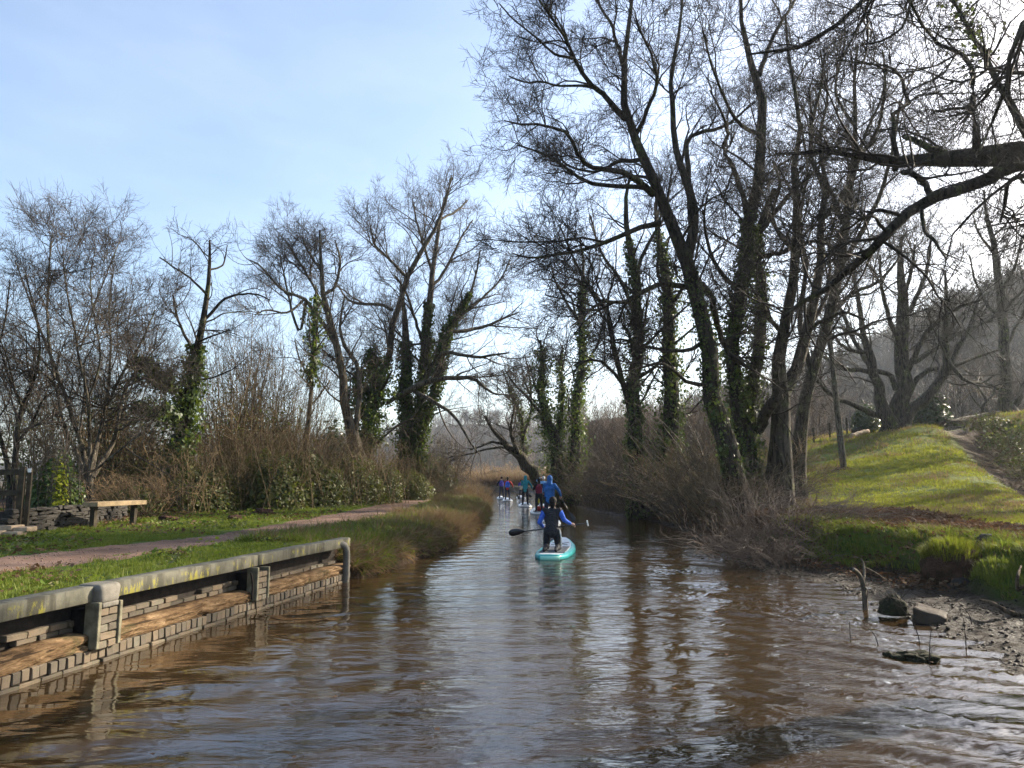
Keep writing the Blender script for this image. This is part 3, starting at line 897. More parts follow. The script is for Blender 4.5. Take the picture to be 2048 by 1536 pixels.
tree('alder_tree', 'forked pale barked alder standing at the edge of the sunny field, trunk free of ivy', (1557, 990), 23.0, [
    (0.3, [(1557, 990, 50), (1556, 940, 42), (1557, 885, 38), (1557, 804, 36), (1557, 763, 34), (1555, 723, 26), (1565, 663, 24), (1581, 600, 22), (1589, 501, 20), (1597, 428, 18), (1590, 370, 15), (1585, 330, 13), (1600, 260, 10), (1590, 180, 8), (1575, 100, 6), (1570, 30, 5)]),
    (1.8, [(1562, 800, 30), (1577, 776, 28), (1597, 723, 26), (1613, 663, 24), (1621, 622, 22), (1637, 562, 20), (1639, 501, 18), (1643, 441, 16), (1652, 388, 14), (1626, 330, 11), (1615, 270, 9), (1640, 190, 7), (1650, 110, 5)]),
    (-1.0, [(1516, 860, 26), (1540, 815, 26), (1570, 770, 22)]),
    (2.5, [(1643, 441, 12), (1680, 400, 10), (1710, 340, 9), (1730, 270, 7), (1760, 200, 5), (1775, 130, 4)]),
    (-2.0, [(1589, 501, 12), (1560, 470, 10), (1545, 430, 8), (1560, 370, 6), (1545, 320, 4)]),
    (-2.2, [(1565, 663, 12), (1540, 640, 9), (1520, 600, 7), (1500, 570, 5)]),
    (-2.5, [(1613, 663, 11), (1650, 640, 9), (1690, 625, 7), (1730, 640, 5)]),
], LV(1.0, 1.2, .05, .28), 13, bark='bark_grey', auto=.12, main=2)

tree('alder_tree', 'dense crowned alder standing behind the pale barked one, trunk half hidden by it', (1592, 975), 27.0, [
    (0, [(1592, 975, 34), (1598, 900, 28), (1606, 830, 26), (1622, 740, 24), (1655, 640, 22), (1676, 540, 20), (1690, 450, 17), (1700, 360, 14), (1712, 270, 10), (1706, 180, 8), (1715, 90, 5)]),
    (2, [(1622, 740, 14), (1600, 640, 12), (1612, 540, 10), (1600, 440, 8), (1615, 340, 6), (1600, 240, 4)]),
    (-2, [(1676, 540, 13), (1720, 470, 11), (1760, 390, 9), (1785, 300, 7), (1800, 210, 5), (1830, 140, 3)]),
    (2, [(1690, 450, 12), (1655, 370, 10), (1640, 280, 8), (1655, 190, 6), (1640, 100, 4)]),
    (-2, [(1705, 330, 10), (1750, 270, 8), (1770, 180, 6), (1765, 100, 4)]),
    (3, [(1655, 640, 11), (1700, 590, 9), (1760, 560, 7), (1810, 500, 4)]),
    (3, [(1708, 250, 8), (1670, 180, 6), (1690, 80, 4), (1685, 10, 3)]),
], LV(1.15, 1.1, .06, .28, 1.1), 33, bark='bark_grey', auto=.12)

# the big tree whose trunk stands outside the picture, its limbs hanging in
tree('oak_tree', 'heavy dark oak limb reaching in from outside the picture above the field', (2420, 1180), 6.4, [
    (6.4, [(2420, 1180, 130), (2400, 1000, 105), (2380, 760, 95), (2340, 560, 92), (2270, 420, 84), (2180, 350, 78), (2090, 322, 68), (2048, 320, 62), (2000, 308, 48), (1960, 298, 42), (1920, 308, 38), (1891, 309, 34), (1850, 325, 30), (1814, 340, 26), (1787, 342, 20), (1760, 325, 15), (1719, 314, 12), (1691, 303, 10), (1664, 301, 9), (1623, 303, 8), (1590, 309, 7), (1549, 309, 5)]),
    (-.5, [(2060, 318, 44), (2014, 340, 36), (1978, 353, 31), (1937, 375, 28), (1888, 390, 26), (1860, 404, 26), (1835, 420, 25), (1803, 432, 24), (1763, 481, 21), (1722, 517, 19), (1674, 558, 16), (1633, 590, 13), (1595, 610, 10), (1560, 640, 7)]),
    (.6, [(1891, 306, 18), (1860, 297, 15), (1836, 284, 13), (1806, 272, 11)]),
    (1.5, [(1790, 338, 15), (1795, 309, 13), (1787, 287, 12), (1787, 254, 11), (1787, 230, 10), (1817, 210, 9), (1809, 178, 8), (1803, 153, 7), (1779, 134, 6), (1732, 128, 5), (1680, 120, 4)]),
    (-1.0, [(1954, 296, 20), (1956, 262, 14), (1948, 232, 13), (1943, 208, 12), (1948, 169, 11), (1940, 131, 10), (1924, 109, 9), (1896, 96, 8), (1874, 85, 7), (1842, 46, 6), (1820, 0, 4)]),
    (.4, [(1869, 398, 16), (1850, 369, 14), (1828, 350, 14), (1805, 345, 13)]),
    (-1.2, [(1843, 420, 10), (1849, 461, 8), (1868, 481, 7), (1880, 500, 6), (1892, 517, 4)]),
    (1.6, [(1948, 215, 8), (1915, 216, 6), (1880, 222, 5), (1850, 218, 3)]),
    (-1.5, [(2240, 390, 34), (2180, 240, 26), (2100, 120, 20), (2047, 46, 15), (2020, 96, 12), (2020, 150, 10), (2006, 191, 8), (1978, 260, 6), (1960, 300, 4)]),
    (2.0, [(2270, 420, 50), (2240, 200, 36), (2150, -60, 28), (1990, -120, 22), (1850, -90, 16), (1727, 0, 11), (1691, 36, 10), (1653, 68, 9), (1609, 93, 8), (1560, 98, 7), (1500, 107, 5)]),
    (.8, [(1727, 0, 7), (1840, -20, 7), (1823, 0, 7), (1809, 49, 6), (1773, 77, 5), (1720, 92, 4)]),
    (-.6, [(2110, 330, 24), (2044, 352, 13), (2017, 369, 10), (2009, 410, 8), (2000, 445, 5)]),
    (1.0, [(1803, 432, 9), (1760, 420, 8), (1720, 440, 6), (1690, 460, 5), (1650, 455, 3)]),
    (2.4, [(2090, 322, 30), (2040, 240, 18), (1990, 150, 13), (1940, 60, 9), (1900, -10, 6)]),
], [(3.3, 1.7, .85, 7, 4, .24, .02, .006), (5.2, .9, .8, 5, 3, .28, .02, .004), (6.6, .45, .8, 3, 3, .3, .01, .0032), (9, .25, .8, 2, 3, .3, 0, .0026)], 14, auto=0, outw=.12, ivy=[(13, 420, .45, .55, 1.0)], ivy_size=.075)

tree('alder_tree', 'ivy covered pair of straight stems rising from the scrub behind the blue hooded paddler', (1276, 960), 31.0, [
    (0, [(1276, 960, 34), (1272, 851, 30), (1262, 787, 28), (1275, 701, 25), (1275, 615, 22), (1271, 550, 18), (1254, 464, 13), (1250, 400, 9), (1262, 340, 5)]),
    (1.0, [(1331, 940, 36), (1339, 808, 34), (1339, 701, 30), (1335, 615, 26), (1327, 529, 20), (1318, 486, 15), (1310, 420, 9), (1318, 360, 5)]),
    (-1.5, [(1268, 860, 14), (1241, 752, 13), (1223, 679, 12), (1211, 615, 10), (1185, 585, 9), (1163, 550, 7), (1140, 500, 5), (1120, 450, 3)]),
    (-2, [(1262, 790, 9), (1225, 742, 8), (1190, 720, 6), (1150, 730, 4)]),
    (2, [(1275, 640, 10), (1240, 560, 8), (1200, 500, 6), (1180, 430, 4)]),
    (-2, [(1335, 615, 10), (1370, 570, 8), (1390, 520, 6), (1400, 470, 4)]),
    (2, [(1271, 550, 10), (1295, 490, 8), (1330, 430, 6), (1340, 370, 4)]),
    (-2, [(1211, 615, 7), (1175, 620, 6), (1130, 600, 4), (1090, 590, 3)]),
], LV(1.25, .95, .09, .26, 1.2), 15, ivy=[(0, 6500, .36, .02, .8), (1, 7500, .42, .02, .85)], ivy_size=.115, auto=.14, main=2)

tree('alder_tree', 'slender ivy clad trees where the canal narrows, behind the standing paddlers', (1112, 990), 46.0, [
    (0, [(1112, 990, 30), (1114, 894, 27), (1099, 851, 24), (1086, 808, 20), (1082, 765, 15), (1085, 720, 8), (1080, 680, 5)]),
    (1.0, [(1146, 975, 24), (1152, 830, 22), (1159, 744, 18), (1163, 658, 14), (1163, 593, 10), (1168, 530, 6), (1160, 480, 4)]),
    (-2, [(1099, 851, 8), (1060, 800, 7), (1030, 770, 5), (1010, 740, 3)]),
    (2, [(1114, 894, 9), (1125, 800, 8), (1120, 740, 6), (1125, 690, 4)]),
    (2, [(1159, 744, 8), (1190, 700, 6), (1205, 650, 4), (1215, 600, 3)]),
    (-2, [(1163, 650, 7), (1130, 600, 6), (1110, 560, 4), (1100, 520, 3)]),
], LV(1.5, .9, .08, .26, 1.6), 16, ivy=[(0, 7500, .85, .05, .95), (1, 7000, .55, .0, .85), (3, 2600, .6, .1, .9)], ivy_size=.14, auto=.15, main=2)

tree('willow_tree', 'old crooked trunk leaning out low over the water beyond the paddlers', (1090, 978), 50.0, [
    (-1, [(1090, 978, 30), (1072, 950, 28), (1056, 933, 27), (1040, 912, 24), (1020, 897, 16), (1004, 880, 11), (985, 860, 7), (970, 830, 5)]),
    (-2, [(1040, 912, 12), (1025, 880, 8), (1022, 850, 6), (1030, 810, 4)]),
    (1, [(1012, 890, 7), (985, 885, 6), (960, 893, 4), (940, 900, 3)]),
    (2, [(1056, 930, 10), (1045, 880, 8), (1040, 830, 6), (1020, 780, 5), (1005, 740, 3)]),
    (-1, [(1045, 880, 7), (1062, 820, 5), (1060, 760, 4), (1050, 710, 3)]),
], LV(1.3, 1.1, .06, .3, 1.7), 17, bark='bark_grey', twig='twig_grey', auto=.2, ivy=[(3, 1500, .4, .1, .8)], ivy_size=.16)

tree('oak_tree', 'broad spreading bare oak on the crest of the field with limbs fanning out all round', (1800, 868), 49.0, [
    (0, [(1800, 868, 50), (1803, 820, 36), (1803, 784, 34), (1803, 703, 30), (1805, 622, 26), (1803, 574, 20), (1800, 520, 12), (1805, 470, 6)]),
    (-1, [(1778, 868, 36), (1763, 804, 26), (1750, 760, 22), (1738, 703, 18), (1725, 650, 12), (1715, 590, 8), (1705, 540, 4)]),
    (-2, [(1808, 845, 26), (1830, 815, 24), (1855, 792, 22), (1888, 755, 19), (1896, 723, 17), (1890, 670, 13), (1895, 610, 9), (1890, 540, 5)]),
    (2, [(1888, 755, 14), (1916, 695, 11), (1944, 642, 8), (1960, 590, 5)]),
    (3, [(1812, 790, 14), (1831, 759, 12), (1864, 739, 11), (1916, 727, 9), (1964, 711, 7), (2001, 699, 4)]),
    (-3, [(1810, 750, 15), (1823, 723, 13), (1855, 663, 11), (1904, 622, 8), (1964, 598, 5)]),
    (-3, [(1780, 835, 16), (1742, 824, 14), (1706, 808, 12), (1670, 796, 10), (1641, 768, 8), (1610, 740, 4)]),
    (2, [(1792, 780, 13), (1779, 747, 12), (1730, 743, 11), (1682, 735, 9), (1654, 719, 7), (1620, 700, 4)]),
    (3, [(1750, 755, 12), (1715, 690, 10), (1690, 640, 8), (1672, 590, 5)]),
    (-3, [(1803, 700, 13), (1780, 640, 10), (1765, 580, 8), (1760, 510, 5)]),
    (3, [(1805, 640, 13), (1835, 590, 10), (1855, 530, 7), (1862, 470, 4)]),
    (-2, [(1805, 600, 10), (1822, 545, 8), (1830, 490, 5)]),
    (3, [(1830, 725, 10), (1870, 700, 8), (1920, 665, 6), (1985, 640, 4)]),
    (1, [(1896, 723, 10), (1930, 760, 8), (1965, 765, 6), (1990, 750, 4)]),
    (-3, [(1742, 705, 10), (1700, 700, 8), (1665, 670, 6), (1640, 640, 4)]),
], LV(1.55, 1.18, .13, .22, 1.3), 18, bark='bark_grey', twig='twig_grey', auto=.12, up=.1, main=3)

tree('ash_tree', 'single tall straight tree at the top of the far field near the frame edge', (2022, 838), 57.0, [
    (0, [(2022, 838, 44), (2012, 800, 26), (2009, 764, 24), (2005, 663, 21), (1997, 562, 17), (1985, 481, 12), (1973, 428, 7), (1968, 380, 4)]),
    (2, [(2009, 700, 9), (2040, 640, 7), (2070, 580, 5), (2085, 520, 3)]),
    (-2, [(2005, 640, 8), (1975, 610, 7), (1950, 560, 5), (1940, 510, 3)]),
    (2, [(2010, 780, 9), (1980, 770, 7), (1945, 750, 5), (1925, 735, 3)]),
    (-2, [(2000, 590, 8), (2030, 530, 6), (2045, 470, 4)]),
    (1, [(2026, 830, 16), (2040, 790, 12), (2060, 740, 9), (2085, 690, 6)]),
    (-2, [(1990, 510, 6), (1960, 470, 5), (1945, 430, 3)]),
], LV(1.9, 1.15, .1, .24, 1.8), 19, bark='bark_grey', twig='twig_grey', auto=.15)

# --- left bank ------------------------------------------------------
LVL = LV(.82, 1.18, .12, .20, .8)
tree('willow_tree', 'many stemmed pale willow fanning up behind the low stone wall and the bench', (180, 965), 21.5, [
    (0, [(180, 965, 22), (172, 930, 18), (160, 880, 16), (140, 820, 14), (122, 770, 12), (105, 720, 10), (80, 660, 8), (55, 590, 6), (30, 520, 4)]),
    (1, [(176, 960, 14), (190, 900, 13), (205, 840, 12), (228, 780, 10), (255, 730, 9), (285, 680, 7), (310, 620, 4)]),
    (-1, [(178, 960, 13), (180, 880, 12), (176, 800, 10), (160, 720, 9), (145, 640, 7), (130, 560, 5), (125, 490, 3)]),
    (1.5, [(182, 960, 12), (200, 870, 11), (215, 790, 10), (222, 700, 8), (218, 620, 6), (225, 550, 4)]),
    (-1.5, [(174, 960, 14), (150, 900, 13), (125, 840, 12), (110, 770, 10), (70, 740, 8), (30, 750, 5)]),
    (2, [(186, 955, 18), (225, 890, 16), (236, 850, 14), (250, 780, 10), (290, 720, 7), (330, 680, 4)]),
    (0.5, [(109, 760, 10), (95, 654, 9), (96, 584, 8), (100, 520, 6), (105, 470, 4)]),
    (-1, [(176, 800, 8), (200, 720, 7), (190, 640, 5), (180, 560, 4), (190, 500, 3)]),
    (2, [(205, 840, 9), (250, 800, 8), (270, 740, 6), (255, 660, 4), (268, 590, 3)]),
    (-2, [(190, 940, 9), (240, 900, 8), (300, 850, 6), (330, 800, 4)]),
    (1, [(160, 700, 7), (190, 610, 5), (220, 530, 4), (240, 480, 3)]),
    (-1, [(122, 770, 7), (60, 690, 5), (10, 660, 4), (-30, 640, 3)]),
], LVL, 21, bark='bark_pale', twig='twig_grey', auto=.10, wob=.4, main=4, outw=.2, ws=.62)

tree('crooked_tree', 'thin crooked bare tree behind the wooden gate at the picture edge', (30, 955), 20.0, [
    (0, [(30, 955, 18), (31, 889, 16), (43, 811, 14), (66, 772, 11), (80, 700, 8), (70, 620, 6), (50, 550, 4)]),
    (1, [(20, 960, 14), (0, 880, 12), (-15, 800, 10), (-10, 720, 8), (10, 640, 6), (20, 560, 4)]),
    (-1, [(43, 811, 9), (20, 760, 8), (0, 700, 6), (-20, 640, 4)]),
    (1, [(31, 889, 10), (62, 850, 8), (85, 800, 6), (110, 780, 4)]),
    (1, [(-10, 720, 8), (-40, 620, 6), (-50, 540, 4)]),
], LVL, 22, bark='bark_dark', twig='twig_grey', auto=.12, main=2, ws=.7)

tree('hawthorn_tree', 'dark ivy wrapped thorn tree with long twigs on top, between pale willow and brown thicket', (362, 925), 24.5, [
    (0, [(362, 925, 26), (365, 870, 24), (371, 811, 21), (391, 713, 18), (406, 654, 14), (414, 596, 11), (418, 537, 8), (420, 479, 4)]),
    (1, [(414, 590, 6), (385, 560, 5), (352, 537, 4), (320, 515, 3)]),
    (-1, [(408, 640, 8), (453, 596, 6), (508, 588, 4), (540, 600, 3)]),
    (1, [(418, 540, 5), (445, 530, 4), (455, 490, 2)]),
    (-1, [(375, 800, 9), (330, 760, 8), (290, 740, 6), (260, 700, 4)]),
    (1, [(391, 713, 8), (360, 650, 6), (345, 590, 4)]),
    (-1.5, [(368, 850, 8), (330, 820, 6), (300, 830, 5), (270, 810, 3)]),
], LV(.75, .75, .1, .24, 1.0), 23, ivy=[(0, 6000, .42, .0, .62), (4, 2200, .5, .2, .9), (6, 1600, .5, .2, 1)], auto=.14, ivy_size=.12)

tree('alder_tree', 'bare rounded alder with smooth grey forked trunk, left of the tall ivy tree', (716, 905), 35.0, [
    (0, [(716, 905, 30), (704, 870, 24), (691, 813, 19), (682, 727, 17), (669, 675, 15), (656, 624, 13), (645, 576, 11), (641, 512, 7), (639, 460, 4)]),
    (-2, [(672, 690, 11), (643, 641, 10), (609, 598, 8), (566, 581, 6), (523, 533, 4), (500, 520, 3)]),
    (1, [(612, 600, 8), (600, 662, 6), (583, 619, 6), (570, 560, 4), (560, 510, 3)]),
    (2, [(712, 860, 14), (721, 770, 12), (712, 727, 10), (690, 692, 9), (680, 650, 6), (690, 590, 4)]),
    (-1, [(648, 590, 8), (672, 570, 7), (680, 520, 5), (670, 480, 3)]),
    (2, [(641, 540, 6), (615, 500, 5), (605, 475, 3)]),
    (-2, [(609, 598, 6), (575, 625, 5), (535, 620, 4), (510, 630, 3)]),
    (2, [(660, 640, 7), (620, 560, 6), (590, 510, 5), (570, 480, 3)]),
], LV(1.05, 1.3, .1, .26, 1.1), 24, bark='bark_pale', twig='twig_grey', auto=.12)

tree('birch_tree', 'slim young tree with pale stem beside the brown thicket', (613, 900), 31.0, [
    (0, [(613, 900, 12), (616, 840, 10), (622, 770, 9), (628, 684, 7), (630, 619, 5), (632, 570, 3)]),
    (1, [(618, 815, 5), (640, 790, 4), (660, 760, 3)]),
    (-1, [(622, 760, 4), (600, 720, 4), (590, 680, 3)]),
], LV(1.0, .8, .16, .2, 1.2), 25, bark='bark_pale', twig='twig_grey', ivy=[(0, 1200, .5, .55, .95)], ivy_size=.14)

tree('poplar_tree', 'tall many stemmed tree with dark ivy columns beside the towpath, tallest of the left bank', (811, 945), 40.0, [
    (0, [(811, 945, 34), (811, 877, 30), (813, 791, 26), (813, 727, 22), (811, 662, 16), (807, 619, 10), (800, 570, 5)]),
    (1.5, [(822, 930, 22), (828, 856, 20), (845, 770, 18), (854, 662, 16), (862, 576, 14), (865, 546, 12), (875, 469, 9), (893, 383, 5), (905, 355, 3)]),
    (-1.5, [(830, 930, 20), (845, 856, 19), (867, 791, 18), (880, 727, 16), (893, 662, 13), (910, 636, 11), (927, 620, 8), (950, 560, 5), (960, 500, 3)]),
    (-2.5, [(730, 880, 22), (751, 791, 18), (777, 727, 16), (785, 641, 14), (798, 606, 13), (815, 555, 12), (837, 512, 11), (858, 478, 9), (880, 439, 7), (897, 383, 5), (903, 350, 3)]),
    (2, [(893, 665, 10), (953, 658, 8), (996, 641, 6), (1039, 624, 3)]),
    (-2, [(878, 735, 9), (888, 705, 9), (953, 714, 7), (1017, 705, 4)]),
    (-3, [(775, 806, 10), (824, 775, 15), (867, 761, 12), (944, 757, 9), (978, 783, 6), (1000, 790, 3)]),
    (-3, [(830, 783, 10), (867, 804, 9), (910, 834, 7), (944, 890, 4), (960, 910, 3)]),
    (2, [(785, 620, 9), (764, 610, 8), (712, 606, 6), (691, 594, 4), (675, 570, 3)]),
    (2, [(862, 576, 8), (890, 540, 7), (920, 480, 5), (945, 440, 3)]),
    (-2, [(815, 555, 8), (780, 520, 6), (750, 490, 5), (740, 450, 3)]),
    (1, [(865, 546, 7), (835, 450, 5), (825, 400, 3)]),
    (2, [(910, 640, 8), (960, 600, 6), (1000, 560, 4), (1020, 520, 3)]),
    (3, [(880, 440, 6), (915, 420, 5), (935, 400, 3)]),
    (-2, [(850, 700, 8), (830, 640, 7), (815, 590, 5), (790, 550, 4)]),
], LV(1.15, 1.15, .13, .22, 1.15), 26, bark='bark_pale', twig='twig_grey', ivy=[(0, 7500, .36, .0, .74), (1, 7000, .34, .0, .60), (2, 7500, .38, .0, .84), (3, 1800, .45, .25, .45)], ivy_size=.125, auto=.10, main=4)

tree('elder_tree', 'short leaning dead stem with an ivy bush on top, left of the ivy columns', (738, 905), 37.0, [
    (0, [(738, 905, 20), (742, 860, 17), (748, 820, 15), (752, 770, 13), (748, 730, 9), (742, 700, 5)]),
    (1, [(742, 860, 10), (720, 820, 9), (715, 780, 6), (722, 740, 4)]),
    (-1, [(750, 800, 8), (770, 770, 6), (785, 740, 4)]),
], LV(1.1, .9, .1, .26, 1.4), 27, bark='bark_grey', twig='twig_grey', ivy=[(0, 5500, .95, .35, 1), (1, 2500, .7, .3, 1)], ivy_size=.15)

# trees of the same kind on the slope beyond the frame, whose shadows streak the field
_ash = bpy.data.objects['ash_tree']
for _x, _y, _rz, _s, _l in ((33.5, 36.5, 1.1, .85, 'bare straight tree on the slope beyond the ditch, just outside the view'), (41.0, 47.0, 2.6, .9, 'bare straight tree higher on the slope, outside the view'), (27.0, 25.0, 4.0, .7, 'smaller bare tree on the slope near the ditch, outside the view')):
    copy_tree(_ash, (_x, _y, hz(_x, _y) - .2), _rz, _s, _l)

# ------------------------------------------------------------------ shrubs, brambles, ground cover
def dome_pts(n, w, d, h, rng, seed, lump=.5):
    """points through the volume of an uneven mound"""
    v = norm(rng.normal(size=(n, 3))); v[:, 2] = np.abs(v[:, 2])
    k = rng.random(n) ** .38
    az = np.arctan2(v[:, 1], v[:, 0])
    b = 1 - lump * .5 + lump * (fnoise(2.1 * np.cos(az) + 4 + v[:, 2] * 2, 2.1 * np.sin(az) + 4, seed, 3) - .35)
    p = v * (k * b)[:, None] * np.array([w / 2, d / 2, h])
    return p, v


def bramble(name, label, cat, loc, w, d, h, seed, n_leaf=3800, n_stem=110, leaf='bramble_leaf', stem='twig_brown', size=.10, group=None, rz=0.0, stem_r=.009):
    rng = np.random.default_rng(seed)
    root = thing(name, label, cat, loc, rz, group)
    if n_stem:
        a = rng.random(n_stem) * 2 * math.pi; r = rng.random(n_stem) ** .6
        K = 8; u = np.linspace(0, 1, K)
        out = np.stack([np.cos(a), np.sin(a)], 1)
        b0 = np.stack([(rng.random(n_stem) - .5) * w * .8, (rng.random(n_stem) - .5) * d * .8], 1)
        reach = (.25 + .75 * rng.random(n_stem))
        P = np.zeros((n_stem, K, 3))
        P[:, :, 0] = b0[:, 0:1] + out[:, 0:1] * reach[:, None] * w * .55 * u
        P[:, :, 1] = b0[:, 1:2] + out[:, 1:2] * reach[:, None] * d * .55 * u
        hh = h * (.55 + .75 * rng.random(n_stem))
        P[:, :, 2] = hh[:, None] * np.sin(u * (1.5 + 1.1 * rng.random(n_stem))[:, None]) - .1
        P += rng.normal(0, .03, P.shape)
        R = (stem_r * (.6 + .8 * rng.random(n_stem)))[:, None] * (1 - .6 * u)
        g = Geo().tubes(P, R, 3)
        p2, r2 = grow(P, R, 3.2, .45, .8, 4, rng, up=.0, wig=.25, s0=.2, rmin=.004)
        g.tubes(p2, r2, 3)
        g.build('stems', M[stem], root)
    if n_leaf:
        p, v = dome_pts(n_leaf, w, d, h, rng, seed)
        g = Geo(); leaf_quads(g, p, v + np.array([0, 0, .4]), size, rng)
        g.build('leaves', M[leaf], root, smooth=False)
    return root


def shrub(name, label, cat, loc, h, spread, seed, nst=40, base=.35, lean=(0, 0), mat='twig_brown', stem_r=.018, dens=(2.2, 3.2, 4.0), lens=(.30, .16, .08), up=.1, arch=0.0, group=None, rz=0.0, rmin=.005, leaf=None, nleaf=0, lsize=.1):
    """many stemmed bare bush; lengths are shares of its height"""
    rng = np.random.default_rng(seed)
    root = thing(name, label, cat, loc, rz, group)
    K = 9; u = np.linspace(0, 1, K)
    a = rng.random(nst) * 2 * math.pi; rr = rng.random(nst) ** .7
    b = np.stack([np.cos(a), np.sin(a)], 1) * (rr * base)[:, None]
    hh = h * (.5 + .55 * rng.random(nst))
    out = np.stack([np.cos(a), np.sin(a)], 1) * (rr * spread * (.5 + rng.random(nst) * .7))[:, None] + np.array(lean)[None] * (0.4 + rng.random(nst))[:, None]
    P = np.zeros((nst, K, 3))
    P[:, :, :2] = b[:, None] + out[:, None] * (u ** 1.35)[None, :, None]
    P[:, :, 2] = hh[:, None] * (u - arch * u ** 2.6)[None] - .12
    P[:, 1:] += np.cumsum(rng.normal(0, .012 * h, (nst, K - 1, 3)), 1)
    R = (stem_r * (.6 + .8 * rng.random(nst)))[:, None] * (1 - .75 * u)[None]
    R = np.maximum(R, rmin)
    g = Geo().tubes(P, R, 4)
    g.build('stems', M[mat], root)
    g = Geo()
    for li in range(len(dens)):
        P, R = grow(P, R, dens[li], lens[li] * h, .65, (6, 5, 3)[li], rng, up=up, wig=.2, s0=.15, rmin=rmin * (1, .85, .7)[li])
        g.tubes(P, R, 3)
    g.build('twigs', M[mat], root)
    if nleaf:
        p, v = dome_pts(nleaf, spread * 2, spread * 2, h * .9, rng, seed)
        gl = Geo(); leaf_quads(gl, p, v, lsize, rng); gl.build('leaves', M[leaf], root, smooth=False)
    return root


def spot(px, t):
    """ground point under a direction at a given depth"""
    p = at(px, 960, t)
    return np.array([p[0], p[1], hz(p[0], p[1])])


def bank(y, d, side=1):
    x = XR(y) + d if side > 0 else XL(y) - d
    return np.array([float(x), y, hz(float(x), y)])


# bramble bank along the left of the towpath
BR = [
    bramble('bramble_bush', 'leafy bramble mound at the end of the stone wall, behind the bench', 'bush', spot(322, 25), 3.8, 3.0, 2.2, 101, 7500, 130),
    bramble('bramble_bush', 'dense leafy bramble mound in front of the brown thicket', 'bush', spot(455, 27.5), 4.2, 3.2, 2.5, 102, 8000, 120),
    bramble('bramble_bush', 'straw coloured tangle of dead bramble stems hanging over the stone wall', 'bush', spot(262, 22), 2.8, 2.2, .95, 103, 1500, 210, 'bramble_leaf', 'twig_straw', stem_r=.008),
]
for src, px, t, rz, sc, lab in (
    (0, 400, 24, 1.2, (1.0, 1.0, .85), 'lower leafy bramble mound below the ivy wrapped thorn tree'),
    (1, 535, 26, 2.5, (1.1, 1, 1.0), 'tallest leafy bramble mound, behind the molehills'),
    (0, 612, 27.5, 3.9, (1.2, 1, 1.15), 'leafy bramble mound around the foot of the slim pale stemmed tree'),
    (1, 690, 30, .6, (1.1, 1, 1.0), 'bramble mound below the smooth grey forked alder'),
    (0, 752, 33, 5.1, (1.15, 1, 1.05), 'bramble mound in front of the leaning ivy topped stem'),
    (1, 822, 38.0, 1.7, (.9, .9, .75), 'low bramble mound at the foot of the ivy columns by the towpath'),
    (0, 858, 47, 2.2, (1.1, 1.2, 1.15), 'bramble and ivy mound where the towpath bends away'),
    (1, 872, 60, 4.4, (1.3, 1.4, 1.5), 'last green bush beside the far bend of the towpath'),
    (2, 350, 23.5, 1.0, (.8, .7, .6), 'dead bramble stems sprawling over grass, behind the far leg of the bench'),
    (2, 575, 28.0, 2.0, (.8, .7, .6), 'dead bramble stems at the grass edge, behind the large molehill'),
    (2, 720, 33, 4.0, (.8, .7, .6), 'dead bramble stems spilling towards the towpath below the forked alder'),
    (2, 850, 42, 3.0, (1.0, .8, .9), 'dead stems leaning over the towpath beyond the ivy columns'),
):
    copy_tree(BR[src], spot(px, t), rz, sc, lab)
bramble('ivy_bush', 'yellowish green ivy bush between the wooden gate post and the pale willow', 'bush', spot(112, 18.3), 1.9, 1.6, 2.0, 104, 2600, 60, 'ivy', 'twig_grey', .10)
bramble('ivy_bush', 'bright yellow green leaning ivy stem beside the gate', 'bush', spot(122, 17.2), .5, .5, 1.9, 105, 420, 16, 'yellow_leaf', 'twig_grey', .085)
HOL = bramble('holly_bush', 'dark evergreen holly behind the willow stems', 'bush', spot(215, 27), 3.0, 3.0, 5.0, 106, 4600, 30, 'holly_leaf', 'twig_grey', .15)
for px, t, rz, sc, lab in ((288, 29, 1, (1.05, 1, .75), 'dark evergreen bush between willow and ivy wrapped thorn tree'),
                           (560, 36, 2, (1.1, 1, .95), 'dark evergreen bush behind the brown thicket'),
                           (640, 38, 3, (.95, 1, .7), 'dark evergreen bush left of the forked alder'),
                           (665, 41, 4, (1.0, 1, 1.1), 'dark evergreen bush behind the forked alder')):
    copy_tree(HOL, spot(px, t), rz, sc, lab)
TH = shrub('hazel_thicket', 'dense brown thicket of upright hazel stems behind the bramble bank', 'bush', spot(452, 28.5), 7.0, 2.6, 111, 58, 1.8, mat='twig_brown', stem_r=.026, dens=(1.3, 1.9, 2.4), leaf='bramble_leaf', nleaf=2600, lsize=.10, lens=(.30, .15, .07), up=.16, rmin=.007)
copy_tree(TH, spot(552, 31), 2.1, (1.05, 1, .92), 'rusty brown hazel thicket left of the slim pale stemmed tree')
copy_tree(TH, spot(70, 28), 3.0, (1.0, 1, .92), 'thin brown thicket behind the pale willow and the gate')
copy_tree(TH, spot(205, 26), 5.0, (.9, 1, .80), 'twiggy thicket among the pale willow stems')
copy_tree(TH, spot(505, 33), 4.0, (1.0, 1, 1.0), 'tallest hazel thicket, standing behind the other two')

